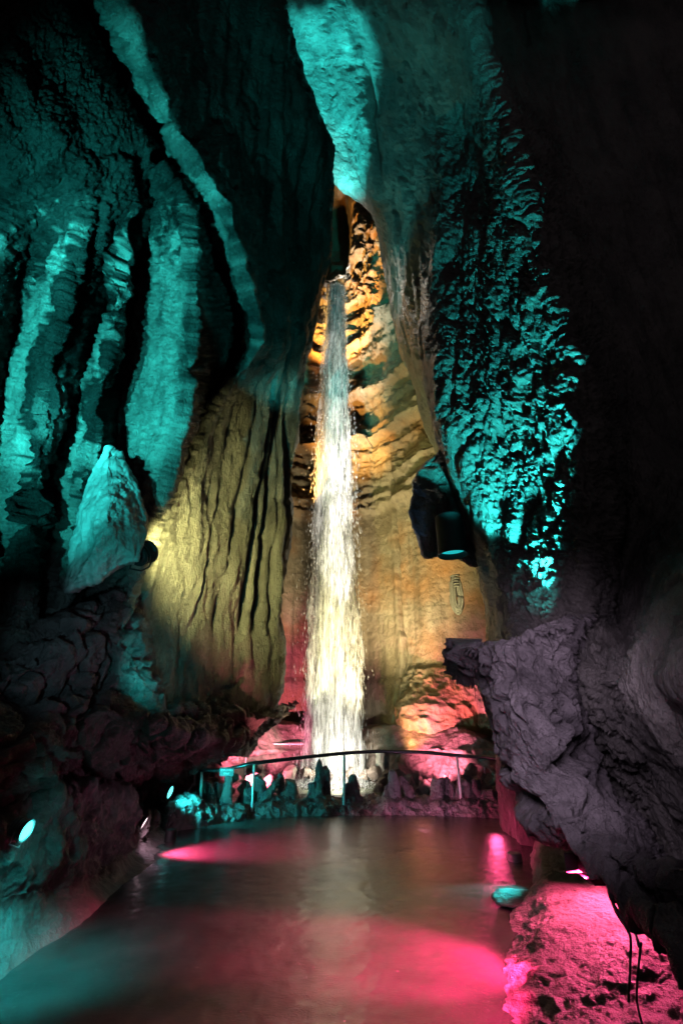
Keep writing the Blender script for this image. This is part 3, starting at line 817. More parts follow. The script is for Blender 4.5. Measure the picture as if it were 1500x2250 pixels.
# ---- teal boulder
def faceted(name, ring, centre_Y, depth, mat, peak, disp, tip=(0, 0)):
    """a block whose outline ring is (px, py, Y), with a front ridge point and a back"""
    n = len(ring)
    c = np.mean([(x, y) for x, y, _ in ring], axis=0)
    rows = []
    for s, f in ((0.0, 1.0), (.35, 1.0), (.7, 1.0), (.9, 1.0), (1.0, 1.0)):
        r = []
        for (x, y, Y) in ring + ring[:1]:
            px_ = peak[0] + (x - peak[0]) * s; py_ = peak[1] + (y - peak[1]) * s
            r.append((px_ + (1e-3 if s == 0 else 0) * (x - peak[0]), py_ + (1e-3 if s == 0 else 0) * (y - peak[1]), peak[2] + (Y - peak[2]) * s ** 1.15))
        rows.append(r)
    for s, dd in ((.97, .35), (.75, .75), (.3, 1.0), (.002, 1.0)):
        rows.append([(c[0] + (x - c[0]) * s, c[1] + (y - c[1]) * s, Y + depth * dd) for (x, y, Y) in ring + ring[:1]])
    cp = np.array(rows, float)
    pos = P(cp[..., 0], cp[..., 1], cp[..., 2])
    v = spread(np.array([1, 1, .6, .4, .5, .6, .8, .4]), 130); u = np.linspace(0, n, 40 * n + 1)
    # straight outline runs between corners, slightly rounded
    i = np.clip(np.floor(u).astype(int), 0, n - 1); t = (u - i)[None, :, None]
    A = pos[:, i] * (1 - t) + pos[:, i + 1] * t
    A = catmull(A, v, 0)
    nrm = normals(A)
    nrm[:, -1] = nrm[:, 0] = (nrm[:, 0] + nrm[:, -1]) / 2
    A = A + nrm * disp(A)[..., None]
    return link(name, grid_mesh(name, A), mat)
bo = faceted('boulder', [(238, 982, 6.1), (262, 1000, 6.1), (300, 1070, 6.0), (322, 1140, 5.9), (320, 1175, 5.8), (300, 1230, 5.7), (222, 1268, 5.6), (152, 1296, 5.6), (158, 1190, 5.7), (200, 1070, 6.0), (225, 1010, 6.1)],
             6, 1.1, M['boulder'], (235, 1160, 5.2), lambda p: 0.05 * fbm(p, 1.6, 4) + 0.055 * ridged(p, 1.5, 5, .55, stretch=(1.6, 1, .5)) - .05 + .012 * fbm(p, 8, 3))
tag(bo, 'large smooth teal lit boulder wedged against the leaning ribs', 'boulder')

# dark shelf rock the boulder leans on, right of it
hr = faceted('hanging_rock', [(978, 982, 8.3), (930, 1030, 8.2), (911, 1062, 8.1), (914, 1085, 8.1), (903, 1125, 8.0), (916, 1165, 7.9), (935, 1222, 7.8), (955, 1220, 7.8), (985, 1215, 7.7), (1045, 1240, 7.6), (1060, 1060, 7.9), (1010, 975, 8.2)],
             8, 1.2, M['wall_r'], (965, 1110, 7.55), lambda p: 0.05 * fbm(p, 1.8, 4) + 0.03 * ridged(p, 2.2, 3) + .01 * fbm(p, 9, 3))
tag(hr, 'dark blue rock lobe hanging from the teal wall above the rope coil', 'hanging rock')

# ================================================================== rim of the pool and its stalagmites
rx = [330, 380, 430, 480, 540, 600, 680, 755, 850, 940, 1010, 1070, 1120, 1180]
rf = [1830, 1832, 1825, 1815, 1806, 1802, 1799, 1797, 1797, 1797, 1800, 1803, 1806, 1812]
frontP = [G(x, y, -0.04) for x, y in zip(rx, rf)]
hgt = [.30, .42, .22, .16, .18, .22, .2, .17, .2, .2, .2, .22, .24, .25]
A = []
for s, h, b in ((0, 0, 0), (.12, .55, .0), (.3, .9, .0), (.6, 1.0, .0), (1.0, .85, 0), (1.15, -.6, 0)):
    A.append([np.array([q[0], q[1] + s * .62, -0.04 + h * hh]) for q, hh in zip(frontP, hgt)])
A = np.array(A)
u = spread(np.linalg.norm(np.diff(A, axis=1), axis=-1).mean(0), 520); v = spread(np.array([1, .8, 1, 1, 1]), 90)
A = catmull(catmull(A, v, 0), u, 1)
nA = normals(A, (0, 8, 3))
A = A + nA * (0.07 * fbm(A, 2.2, 4) + 0.045 * ridged(A, 5, 3) + 0.012 * fbm(A, 14, 3))[..., None]
rim = link('pool_rim', grid_mesh('pool_rim', A), M['stal'])
tag(rim, 'low rough stone rim between the wet floor and the pool, below the handrail', 'stone rim')

def stalagmite(base, top, Y, w0, w1, seed, mat=None, tips=1, slab=.75, name='stalagmite'):
    """irregular standing stone from picture base point to top point at distance Y"""
    b = P(base[0], base[1], Y); t = P(top[0], top[1], Y)
    mpp = np.linalg.norm(P(base[0] + 1, base[1], Y) - b)
    rg = np.random.default_rng(seed)
    ns, nr = 44, 40
    Z = np.linspace(0, 1, ns)
    ang = np.linspace(0, 2 * np.pi, nr + 1)
    off_ = rg.uniform(-40, 40, 3)
    rings = []
    for z in Z:
        c = b + (t - b) * z
        wdt = (w0 + (w1 - w0) * z ** .8) * mpp / 2
        if z > .9: wdt = wdt * math.sqrt(max(0.0, 1 - ((z - .9) / .1) ** 2)) + 1e-4
        e = np.stack([np.cos(ang) * wdt, np.sin(ang) * wdt * slab, 0 * ang], -1)
        rings.append(c + e)
    A = np.array(rings)
    dirn = A - A.mean(1, keepdims=True)
    dirn /= np.linalg.norm(dirn, axis=-1, keepdims=True) + 1e-9
    hw = ((w0 + (w1 - w0) * Z) * mpp / 2)[:, None]
    S = 1.0 / (w0 * mpp)
    dd = hw * (0.55 * fbm(A + off_, .9 * S, 3, stretch=(1, 1, .45)) + .30 * ridged(A + off_, 1.6 * S, 3, stretch=(1, 1, .35)) + .18 * fbm(A + off_, 5 * S, 3))
    dd[:, -1] = dd[:, 0]
    A = A + dirn * dd[..., None]
    A[..., 2] += (sstep(.55, 1, Z)[:, None] * (.16 * np.linalg.norm(t - b) * fbm(A + off_, 1.1 * S, 2)))
    A[:, -1] = A[:, 0]
    return link(name, grid_mesh(name, A), mat or M['stal'])

SG = 'standing stones along the pool rim'
stal = [
    ((545, 1795), (540, 1708), 10.35, 62, 16, 'broad dark cone shaped stone between the pink stump and a dark slab on the rim', 'stal'),
    ((578, 1795), (568, 1697), 10.4, 52, 14, 'tall dark blue pointed slab just right of the left handrail post', 'stal'),
    ((572, 1775), (617, 1706), 10.3, 26, 14, 'teal lit slab leaning to the right against a short pillar', 'stal'),
    ((618, 1772), (617, 1706), 10.45, 22, 13, 'bright teal short pillar that the leaning slab rests on', 'stal'),
    ((642, 1772), (638, 1714), 10.4, 34, 18, 'dark blunt stone just left of the bright water at the rim', 'stal'),
    ((684, 1775), (684, 1714), 10.4, 24, 15, 'short square stone leaning on the tall twin peaked stone', 'stal'),
    ((703, 1778), (701, 1676), 10.45, 36, 13, 'tallest narrow stone silhouetted against the foot of the waterfall', 'stal'),
    ((716, 1760), (713, 1684), 10.5, 20, 15, 'slim stone grown onto the right side of the tallest silhouetted stone', 'stal'),
    ((776, 1782), (774, 1702), 10.4, 50, 15, 'stepped purple stone just right of the middle handrail post', 'stal'),
    ((763, 1782), (762, 1724), 10.3, 24, 14, 'low shoulder stone touching the middle handrail post', 'stal'),
    ((849, 1776), (851, 1720), 10.4, 28, 9, 'small dark blue pointed stone left of the tall sharp one', 'stal'),
    ((865, 1784), (863, 1686), 10.4, 34, 13, 'tall sharp grey stone with a broken slab leaning on it', 'stal'),
    ((908, 1762), (880, 1708), 10.55, 22, 12, 'broken slab leaning left against the tall sharp stone', 'stal'),
    ((962, 1782), (961, 1706), 10.4, 28, 22, 'flat topped purple pillar beside a dark narrow slab', 'stal'),
    ((984, 1778), (977, 1708), 10.55, 24, 15, 'dark narrow slab behind the flat topped pillar', 'stal'),
    ((996, 1782), (991, 1722), 10.4, 16, 9, 'thin purple sliver of stone left of the right handrail post', 'stal'),
    ((1034, 1790), (1026, 1706), 10.4, 44, 30, 'large dark red square block right of a handrail post', 'stal'),
    ((1052, 1790), (1042, 1718), 10.3, 26, 16, 'purple stone leaning on the dark red square block', 'stal'),
    ((1075, 1770), (1074, 1736), 10.2, 30, 20, 'small rounded dark stone near the leaning column', 'stal'),
    ((492, 1812), (503, 1700), 10.0, 36, 14, 'pink lit stalagmite on a rounded mound under the small sign', 'stal'),
    ((455, 1795), (452, 1712), 10.5, 40, 26, 'dark squat stone under the left end of the handrail', 'stal'),
    ((478, 1775), (474, 1716), 10.8, 32, 22, 'dark reddish stone behind the small sign', 'stal'),
    ((420, 1795), (424, 1742), 10.1, 34, 26, 'dark block of stone behind the small teal floodlight', 'stal'),
]
for k, (b_, t_, Y_, w0, w1, lab, mk) in enumerate(stal):
    o = stalagmite(b_, t_, Y_, w0, w1, 40 + k, M[mk])
    tag(o, lab, 'stalagmite', SG)
o = stalagmite((836, 1712), (835, 1652), 13.0, 24, 13, 90, M['pale']); tag(o, 'pale cream stalagmite standing at the back of the pool', 'stalagmite')
o = stalagmite((434, 1740), (438, 1712), 11.0, 26, 12, 91, M['pale']); tag(o, 'pale pink pointed stone by the left end of the handrail', 'stalagmite')
me = rock_mesh('stone_lump', P(497, 1790, 10.0), (.33, .28, .2), .3, 5); o = link('stone_lump', me, M['stal']); tag(o, 'rounded pink lump at the foot of the pink stalagmite', 'rock')

# broken stones heaped behind the pool
RGp = 'broken stones heaped behind the pool'
rg = np.random.default_rng(3)
k = 0
for row, (yy, Yd) in enumerate(((1738, 12.3), (1716, 12.55), (1698, 12.75))):
    for x in np.arange(505 + 9 * (row % 2), 1120, 27):
        if 640 < x < 815 and row < 2: continue
        if row == 2 and (x < 620 or x > 900): continue
        x_ = x + rg.uniform(-8, 8); y_ = yy + rg.uniform(-7, 7)
        curve = -((x_ - 770) / 330.0) ** 2 * 1.5
        s = rg.uniform(.13, .24)
        me = rock_mesh('rubble_stone', P(x_, y_, Yd + curve), (s * rg.uniform(.7, 1.4), s, s * rg.uniform(.6, 1.3)), .12, 200 + k, 3, 2, tuple(rg.uniform(-1, 1, 3)))
        me.polygons.foreach_set('use_smooth', np.zeros(len(me.polygons), dtype=bool))
        o = link('rubble_stone', me, M['rubble'])
        tag(o, 'broken angular stone in the heap behind the pool under the pink shelf', 'stone', RGp)
        k += 1

# stones in front of the left bank
stones = [
    ((436, 1806), 9.7, (.16, .14, .09), 'dark grey flat stone at the right end of the teal rubble', 'stal'),
    ((411, 1812), 9.6, (.08, .1, .09), 'small dark upright chip in front of the teal rubble', 'stal'),
    ((362, 1788), 9.3, (.34, .3, .12), 'teal lit slab of broken rock below the small floodlight', 'rubble'),
    ((392, 1806), 9.3, (.30, .25, .10), 'pale teal rubble lump at the edge of the wet floor', 'rubble'),
    ((402, 1776), 9.8, (.12, .1, .07), 'small bright pink stone behind the teal rubble', 'rubble'),
]
for k, (q, Y_, s, lab, mk) in enumerate(stones):
    o = link('stone', rock_mesh('stone', P(q[0], q[1], Y_), s, .3, 300 + k, 4), M[mk]); tag(o, lab, 'stone')
o = link('stone', rock_mesh('stone', G(1150, 1975, .02), (.30, .34, .06), .25, 320, 4, 1), M['low']); tag(o, 'flat dark rock at the foot of the pink mound beside the floor', 'stone')

# ================================================================== waterfall
top = P(738, 628, 13.6); bot = P(726, 1742, 13.0)
def falling(seed, n, spread_top, spread_bot, lmin, lmax, rmin, rmax, zlo=0.0, zhi=1.0, core=1.0, bias=1.0):
    rg = np.random.default_rng(seed)
    V_, F_ = [], []
    ks = 6
    s = zlo + (zhi - zlo) * rg.random(n) ** bias
    a = rg.normal(size=n) * core
    # clumps: falling sheets of water
    clump = rg.normal(size=(60,)) * .8
    cid = rg.integers(0, 60, n)
    use = rg.random(n) < .55
    a = np.where(use, clump[cid] + rg.normal(size=n) * .16, a)
    cz = rg.random(60)
    dpt = rg.normal(size=n) * .45
    x0, y0, z0 = top; x1, y1, z1 = bot
    w_ = spread_top + (spread_bot - spread_top) * s ** .85
    cx = x0 + (x1 - x0) * s + a * w_
    cyy = y0 + (y1 - y0) * np.minimum(1, s * 3) + dpt * w_ + 0.05
    czz = z0 + (z1 - z0) * s
    ln = (lmin + (lmax - lmin) * rg.random(n)) * (0.5 + 0.9 * s)
    rr = rmin + (rmax - rmin) * rg.random(n) ** 2
    tiltx = rg.normal(size=n) * .012 + a * .01
    ring = np.array([[math.cos(2 * math.pi * j / 4), math.sin(2 * math.pi * j / 4)] for j in range(4)])
    verts = np.empty((n, 6, 3)); 
    verts[:, 0] = np.stack([cx - tiltx * ln, cyy, czz + ln * .55], -1)
    verts[:, 5] = np.stack([cx + tiltx * ln, cyy, czz - ln * .45], -1)
    for j in range(4):
        verts[:, 1 + j] = np.stack([cx + ring[j, 0] * rr, cyy + ring[j, 1] * rr, czz - ln * .05], -1)
    base = (np.arange(n) * 6)[:, None, None]
    f = np.array([[0, 1, 2], [0, 2, 3], [0, 3, 4], [0, 4, 1], [5, 2, 1], [5, 3, 2], [5, 4, 3], [5, 1, 4]])[None]
    return verts.reshape(-1, 3), (base + f).reshape(-1, 3)
def tri_mesh(name, Vv, Ff):
    me = bpy.data.meshes.new(name)
    me.vertices.add(len(Vv)); me.vertices.foreach_set("co", Vv.astype(np.float32).reshape(-1))
    me.loops.add(Ff.size); me.loops.foreach_set("vertex_index", Ff.astype(np.int32).reshape(-1))
    me.polygons.add(len(Ff)); me.polygons.foreach_set("loop_start", np.arange(0, Ff.size, 3, dtype=np.int32))
    me.polygons.foreach_set("use_smooth", np.ones(len(Ff), dtype=bool))
    me.update(calc_edges=True)
    return me
def veils():
    V_, F_ = [], []
    o_ = 0
    rg = np.random.default_rng(9)
    s = np.linspace(0, 1, 260)
    for k, (k0, ph) in enumerate(((.3, 0), (.5, 1.1), (.7, 2.3), (.85, .4), (1.0, 3.0), (1.2, 4), (1.4, 5.2), (1.6, 1.9))):
        an = np.linspace(0, 2 * np.pi, 49)
        S, A_ = np.meshgrid(s, an, indexing='ij')
        w_ = (.16 + .22 * S ** .85) * k0
        c = top + (bot - top) * S[..., None]
        c[..., 1] = top[1] + (bot[1] - top[1]) * np.minimum(1, S * 3)
        p = np.stack([c[..., 0] + w_ * np.cos(A_ + ph), c[..., 1] + .6 * w_ * np.sin(A_ + ph), c[..., 2]], -1)
        q = np.stack([np.cos(A_) * 3 + k * 9, np.sin(A_) * 3, p[..., 2] * .5], -1)
        rr = 1 + .5 * fbm(q, 1.0, 3)
        p[..., 0] = c[..., 0] + (p[..., 0] - c[..., 0]) * rr; p[..., 1] = c[..., 1] + (p[..., 1] - c[..., 1]) * rr
        n, m_ = p.shape[:2]
        idx = np.arange(n * m_).reshape(n, m_)
        f = np.stack([idx[:-1, :-1], idx[:-1, 1:], idx[1:, 1:]], -1).reshape(-1, 3)
        f2 = np.stack([idx[:-1, :-1], idx[1:, 1:], idx[1:, :-1]], -1).reshape(-1, 3)
        V_.append(p.reshape(-1, 3)); F_.append(np.concatenate([f, f2]) + o_); o_ += n * m_
    return np.concatenate(V_), np.concatenate(F_)
sets = [falling(1, 45000, .15, .27, .04, .18, .003, .007), falling(2, 9000, .11, .20, .10, .35, .004, .009, .03, 1.0),
        falling(3, 3500, .30, .48, .03, .10, .003, .006), falling(5, 26000, .12, .20, .05, .16, .006, .012, 0, .6), falling(4, 22000, .2, .28, .06, .25, .003, .008, .35, 1.0, 1.0, .8)]
VV, FF, o_ = [], [], 0
for v_, f_ in sets:
    VV.append(v_); FF.append(f_ + o_); o_ += len(v_)
wf = link('waterfall', tri_mesh('waterfall', np.concatenate(VV), np.concatenate(FF)), M['fall'])
tag(wf, 'tall white waterfall dropping from the orange alcove into the pool', 'waterfall')
link('water_veil', tri_mesh('water_veil', *veils()), M['veil'], wf)

rg = np.random.default_rng(21)
n = 16000
th = rg.uniform(0, 2 * np.pi, n); rr_ = np.abs(rg.normal(0, .5, n))
hh = np.abs(rg.normal(0, .42, n)) * np.exp(-rr_ * 1.1) + .07
cs = np.stack([bot[0] + rr_ * np.cos(th), bot[1] + .7 * rr_ * np.sin(th), hh], -1)
sz = rg.uniform(.003, .012, n)
oc = np.array([[1, 0, 0], [-1, 0, 0], [0, 1, 0], [0, -1, 0], [0, 0, 1.3], [0, 0, -1.3]])
fv = (cs[:, None] + oc[None] * sz[:, None, None]).reshape(-1, 3)
of = np.array([[0, 2, 4], [2, 1, 4], [1, 3, 4], [3, 0, 4], [2, 0, 5], [1, 2, 5], [3, 1, 5], [0, 3, 5]])
ff = ((np.arange(n) * 6)[:, None, None] + of[None]).reshape(-1, 3)
link('splash', tri_mesh('splash', fv, ff), M['fall'], wf)

# ================================================================== railings
def post(parent, base, top_, r, name='post', mat=None):
    v_, f_ = tube([base, top_], r, 12)
    o = link(name, poly_mesh(name, v_, f_, True), mat or M['steel'], parent)
    # foot collar
    d = (V(top_) - V(base)).normalized()
    v_, f_ = lathe([(-.02, r * 2.2), (.012, r * 2.2), (.02, r * 1.5), (.05, r * 1.1)], base, d, 14)
    c = link('post_foot', poly_mesh('post_foot', v_, f_, True), mat or M['steel'], o)
    return o
def at(px, py, Y): return P(px, py, Y)
rail = bpy.data.objects.new('railing', None); COL.objects.link(rail)
tag(rail, 'curved steel handrail with a dark top bar in front of the standing stones', 'railing')
pl = [((440, 1790), (444, 1686), 10.1), ((553, 1797), (559, 1678), 9.85), ((756, 1782), (756, 1656), 10.2), ((1014, 1776), (1003, 1661), 10.2), ((1104, 1788), (1097, 1669), 9.8)]
for b_, t_, Y_ in pl:
    post(rail, at(*b_, Y_), at(*t_, Y_), .023)
hl = smooth_line([at(436, 1692, 10.1), at(485, 1693, 10.0), at(510, 1688, 9.95), at(559, 1677, 9.85), at(650, 1666, 10.05), at(756, 1655, 10.2), at(830, 1651, 10.25), at(930, 1653, 10.25), at(1003, 1660, 10.2), at(1060, 1664, 10.0), at(1100, 1669, 9.8), at(1180, 1682, 9.4)], 80)
v_, f_ = tube(hl, .031, 12); link('handrail', poly_mesh('handrail', v_, f_, True), M['dark_steel'], rail)
v_, f_ = tube([at(428, 1726, 10.2), at(428, 1694, 10.2)], .016, 10)
link('end_post', poly_mesh('end_post', v_, f_, True), M['steel'], rail)
# enamel disc at the rail end
v_, f_ = lathe([(0, .001), (0, .085), (.012, .092), (.024, .085), (.024, .02), (.034, .016), (.034, .001)], at(427, 1690, 10.0), (-.1, -1, .1), 28)
o = link('disc_plate', poly_mesh('disc_plate', v_, f_, False), M['disc']); tag(o, 'round pale teal disc fixed to the left end of the handrail', 'disc')

rear = bpy.data.objects.new('railing', None); COL.objects.link(rear)
tag(rear, 'thin pale railing running behind the waterfall above the rubble heap', 'railing')
for b_, t_, Y_ in [((470, 1716), (473, 1652), 12.2), ((539, 1700), (541, 1637), 13.0), ((965, 1692), (964, 1656), 13.2), ((1018, 1722), (1016, 1663), 12.5), ((1068, 1738), (1063, 1679), 11.8)]:
    post(rear, at(*b_, Y_), at(*t_, Y_), .016)
hl = smooth_line([at(463, 1656, 12.1), at(482, 1647, 12.3), at(541, 1636, 13.0), at(600, 1635, 13.4), at(680, 1635, 13.75), at(755, 1638, 13.75), at(830, 1645, 13.6), at(900, 1650, 13.5), at(964, 1656, 13.2), at(1016, 1663, 12.5), at(1063, 1678, 11.8), at(1110, 1692, 11.3)], 70)
v_, f_ = tube(hl, .019, 10); link('handrail', poly_mesh('handrail', v_, f_, True), M['steel'], rear)

# small sign hanging on the handrail
sc_ = at(498.5, 1696, 9.88)
sg = link('sign', poly_mesh('sign', *box(sc_, .245, .012, .135)), M['sign'])
tag(sg, 'small dark teal sign reading EMPLOYEES ONLY on the handrail', 'sign')
def text(body, size, loc, parent, mat):
    c = bpy.data.curves.new('lettering', 'FONT'); c.body = body; c.size = size; c.align_x = 'CENTER'; c.align_y = 'CENTER'
    c.extrude = .001
    t = bpy.data.objects.new('tmp', c); COL.objects.link(t)
    t.rotation_euler = (math.pi / 2, 0, 0); t.location = loc
    bpy.context.view_layer.update()
    dg = bpy.context.evaluated_depsgraph_get()
    me_ = bpy.data.meshes.new_from_object(t.evaluated_get(dg)); me_.transform(t.matrix_world)
    bpy.data.objects.remove(t)
    me_.name = 'lettering'; me_.materials.clear()
    return link('lettering', me_, mat, parent)
text('EMPLOYEES', .041, (sc_[0], sc_[1] - .008, sc_[2] + .027), sg, M['letter'])
text('ONLY', .041, (sc_[0], sc_[1] - .008, sc_[2] - .027), sg, M['letter'])

# ================================================================== floodlights
def floodlight(pos, aim, r, lens_mat, label, body=None, fins=4, group=None, lenf=1.5):
    body = body or M['grey_metal']
    ax = (V(aim) - V(pos)).normalized()
    root = bpy.data.objects.new('floodlight', None); COL.objects.link(root)
    tag(root, label, 'floodlight', group)
    root.location = V(pos)
    o3 = V(pos)
    prof = [(-r * lenf, .001), (-r * lenf, r * .55)]
    for k in range(fins):
        z0 = -r * lenf + r * (lenf - .35) * (k + .3) / fins
        prof += [(z0, r * .68), (z0, r * .95), (z0 + r * .10, r * .95), (z0 + r * .10, r * .68)]
    prof += [(-r * .3, r * .8), (-r * .2, r * 1.0), (0, r * 1.05), (0, r * .9), (-r * .08, r * .86)]
    v_, f_ = lathe(prof, (0, 0, 0), ax, 28)
    link('housing', poly_mesh('housing', v_, f_), body, root)
    v_, f_ = lathe([(-r * .1, .001), (-r * .06, r * .5), (-r * .09, r * .87)], (0, 0, 0), ax, 28)
    link('lens', poly_mesh('lens', v_, f_, True), lens_mat, root)
    # yoke bracket
    side = ax.cross(Vector((0, 0, 1))).normalized()
    a_ = side * r * 1.12 - ax * r * .55
    b_ = -side * r * 1.12 - ax * r * .55
    dn = Vector((0, 0, -1)) * r * 1.5 - ax * r * .55
    v_, f_ = tube([a_, a_ * .9 + dn * .8, dn * 1.05, b_ * .9 + dn * .8, b_], r * .08, 8)
    link('bracket', poly_mesh('bracket', v_, f_, True), body, root)
    return root
FG = 'round floodlights on the left bank'
floodlight(P(60, 1826, 4.35), P(60, 1826, 4.35) + np.array([1.2, -.1, -.35]), .075, M['lens_teal'], 'nearest finned floodlight with a teal lens sunk in the muddy bank', group=FG)
floodlight(P(318, 1809, 7.6), P(318, 1809, 7.6) + np.array([1.2, .1, -.6]), .085, M['lens_white'], 'tilted floodlight with a white pink lens at the end of the bank', group=FG)
floodlight(P(375, 1741, 9.0), P(375, 1741, 9.0) + np.array([1.1, -.15, -.3]), .10, M['lens_teal'], 'small teal floodlight in the hollow below the dark outcrop', group=FG)
floodlight(P(326, 1212, 6.0), P(400, 1180, 6.6), .14, M['lens_yellow'], 'black spotlight at the right corner of the teal boulder', M['black'], 3)
# black can lamp under the hanging rock
def can():
    root = bpy.data.objects.new('can_lamp', None); COL.objects.link(root)
    a = P(984, 1135, 7.1); b = a + np.array([.02, -.03, -.62])
    root.location = V(a)
    ax = V(b - a); L_ = ax.length
    v_, f_ = lathe([(0, .001), (0, .19), (.02, .2), (L_ * .96, .21), (L_, .225), (L_, .215), (L_ * .9, .2), (L_ * .5, .19)], (0, 0, 0), ax, 32)
    link('housing', poly_mesh('housing', v_, f_), M['black'], root)
    v_, f_ = lathe([(L_ * .80, .001), (L_ * .82, .1), (L_ * .86, .199)], (0, 0, 0), ax, 32)
    link('lens', poly_mesh('lens', v_, f_, True), M['lens_dim'], root)
    tag(root, 'black can lamp with a teal glow under the hanging rock lobe', 'lamp')
can()

LP = np.array([1.75, 4.2, .65])
bd = bpy.data.objects.new('floodlight', None); COL.objects.link(bd); bd.location = V(LP)
tag(bd, 'small black floodlight with added light-blocking flaps, unseen under the leaning column above the pink mound', 'floodlight')
v_, f_ = lathe([(-.10, .001), (-.10, .035), (-.02, .05), (-.012, .05), (-.012, .04), (-.03, .03), (-.03, .001)], (.025, 0, .012), (-.86, 0, -.5), 20)
link('housing', poly_mesh('housing', v_, f_), M['black'], bd)
v_, f_ = box((0, .06, .623 - .65 + .06), .30, .004, .12)  # added flap, cuts the pink light off straight across the floor
link('light_flag', poly_mesh('light_flag', v_, f_), M['black'], bd)
v_, f_ = box((.045, 0, -.05), .175, .26, .004)  # added flap, blocks this lamp's light from the mound
link('light_flag', poly_mesh('light_flag', v_, f_), M['black'], bd)
v_, f_ = box((-.06, -.01, -.0095 + .05), .004, .13, .10)  # added flap, blocks this lamp's light from the left bank
link('light_flag', poly_mesh('light_flag', v_, f_), M['black'], bd)

# rope coil on the right
rg = np.random.default_rng(5)
loops = []
c0 = P(996, 1312, 9.35) + np.array([0, -.25, 0])
for k in range(13):
    wq, hq = rg.uniform(.04, .10), rg.uniform(.26, .33)
    ox, oy, oz = rg.uniform(-.03, .03), rg.uniform(-.05, .05), rg.uniform(-.05, .02)
    for t in np.linspace(0, 2 * np.pi, 22, endpoint=False):
        pinch = .35 + .65 * abs(math.sin(t * .5 + .8)) if math.sin(t) > 0 else 1
        loops.append((c0[0] + ox + wq * pinch * math.cos(t), c0[1] + oy, c0[2] + oz + hq * math.sin(t)))
v1 = tube(smooth_line(loops, 900), .028, 7)
v2 = tube(smooth_line([(c0[0] + .075 * math.cos(t), c0[1] + .075 * math.sin(t), c0[2] + .10 + .008 * t) for t in np.linspace(0, 31, 120)], 400), .02, 7)
v_, f_ = merge(v1, v2)
o = link('rope_coil', poly_mesh('rope_coil', v_, f_, True), M['rope']); tag(o, 'coil of pale rope hanging on the wall below the black can lamp', 'rope')

# cables and tubing on the right
for pts, r, mk, lab in [
    ([(1340, 1975, 4.0), (1355, 2010, 3.95), (1383, 2055, 3.85), (1384, 2110, 3.8), (1380, 2190, 3.7), (1378, 2260, 3.6)], .007, 'cable', 'black cable hanging down the edge of the pink mound'),
    ([(1340, 1975, 3.95), (1362, 2012, 3.9), (1384, 2056, 3.85)], .009, 'tubing', 'pale plastic tube along the upper edge of the pink mound'),
    ([(1384, 2030, 3.7), (1396, 2055, 3.65), (1403, 2080, 3.6)], .008, 'tubing', 'short pale tube right of the long one by the mound'),
    ([(1408, 2070, 3.6), (1400, 2140, 3.55), (1398, 2200, 3.5), (1412, 2260, 3.4)], .006, 'cable', 'second black cable right of the mound against dark rock')]:
    v_, f_ = tube(smooth_line([P(*q) for q in pts], 40), r, 8)
    o = link('cable' if mk == 'cable' else 'plastic_tube', poly_mesh('cable', v_, f_, True), M[mk]); tag(o, lab, 'cable' if mk == 'cable' else 'tube')

# small fixtures on the floor
def stub(px, py, r, h, mat, lab):
    g = G(px, py, 0.0)
    v_, f_ = lathe([(-.03, r * 1.05), (0, r * 1.05), (.01, r), (h - .012, r * .96), (h, r * .85), (h, .001)], g, (0, 0, 1), 20)
    o = link('floor_stub', poly_mesh('floor_stub', v_, f_), mat); tag(o, lab, 'floor fixture')
stub(1131, 1893, .085, .09, M['grey_metal'], 'short pale capped pipe standing on the floor near the mound')
stub(374, 1846, .075, .13, M['black'], 'short dark post standing at the edge of the bank')
stub(294, 1890, .06, .07, M['black'], 'small dark puck at the foot of the bank')
# ================================================================== lamps
AMBIENT = 0.035
TEAL = (0.03, 0.80, 0.78); PINK = (1.0, 0.07, 0.22); WARM = (1.0, .86, .52); ORANGE = (1.0, .5, .12); OLIVE = (.95, .92, .33)
def spot(name, pos, aim, power, col, angle=60, blend=.6, r=.05):
    d = bpy.data.lights.new(name, 'SPOT'); d.energy = power; d.color = col
    d.spot_size = R(angle); d.spot_blend = blend; d.shadow_soft_size = r
    o = bpy.data.objects.new(name, d); COL.objects.link(o)
    o.location = V(pos); o.rotation_euler = (V(aim) - V(pos)).to_track_quat('-Z', 'Y').to_euler()
    return o
S = 'spot_lamp'
# pool lamps, then unseen lamps added to brighten fall, back wall and rope
WHITE = (1.0, .95, .82); ROSE = (1.0, .2, .36)
spot(S, (-.75, 11.5, .3), (-.3, 13.1, 4), 320, WHITE, 50, .7, .1)
spot(S, (.45, 11.5, .3), (-.25, 13.1, 3), 320, WHITE, 50, .7, .1)
spot(S, (.7, 10.9, .5), P(830, 1230, 14.2), 3200, (1, .82, .46), 64, .9, .1)
spot(S, (-.5, 10.9, .5), P(640, 1280, 14.0), 1300, (1, .84, .5), 44, .9, .1)
spot(S, (.5, 10.9, .4), P(740, 690, 13.4), 30000, (1, .97, .9), 18, 1, .1)
spot(S, (.4, 10.9, .4), P(733, 1030, 13.3), 8000, (1, .97, .9), 20, .9, .1)
spot(S, P(655, 690, 11.9), P(735, 790, 13.5), 60, (1, .95, .85), 70, .8, .1)
spot(S, P(780, 1450, 12.6), (-.2, 13.0, 0), 120, (1, .95, .7), 60, .8, .1)
spot(S, P(690, 1560, 12.6), P(930, 850, 11.2), 1200, (.75, 1, .4), 40, .9, .1)
spot(S, P(900, 1500, 7.5), P(1005, 1310, 9.4), 200, (1, .9, .6), 40, .9, .1)
spot(S, (.3, 11.5, .5), (-.3, 13.0, .5), 450, WHITE, 100, .8, .1)
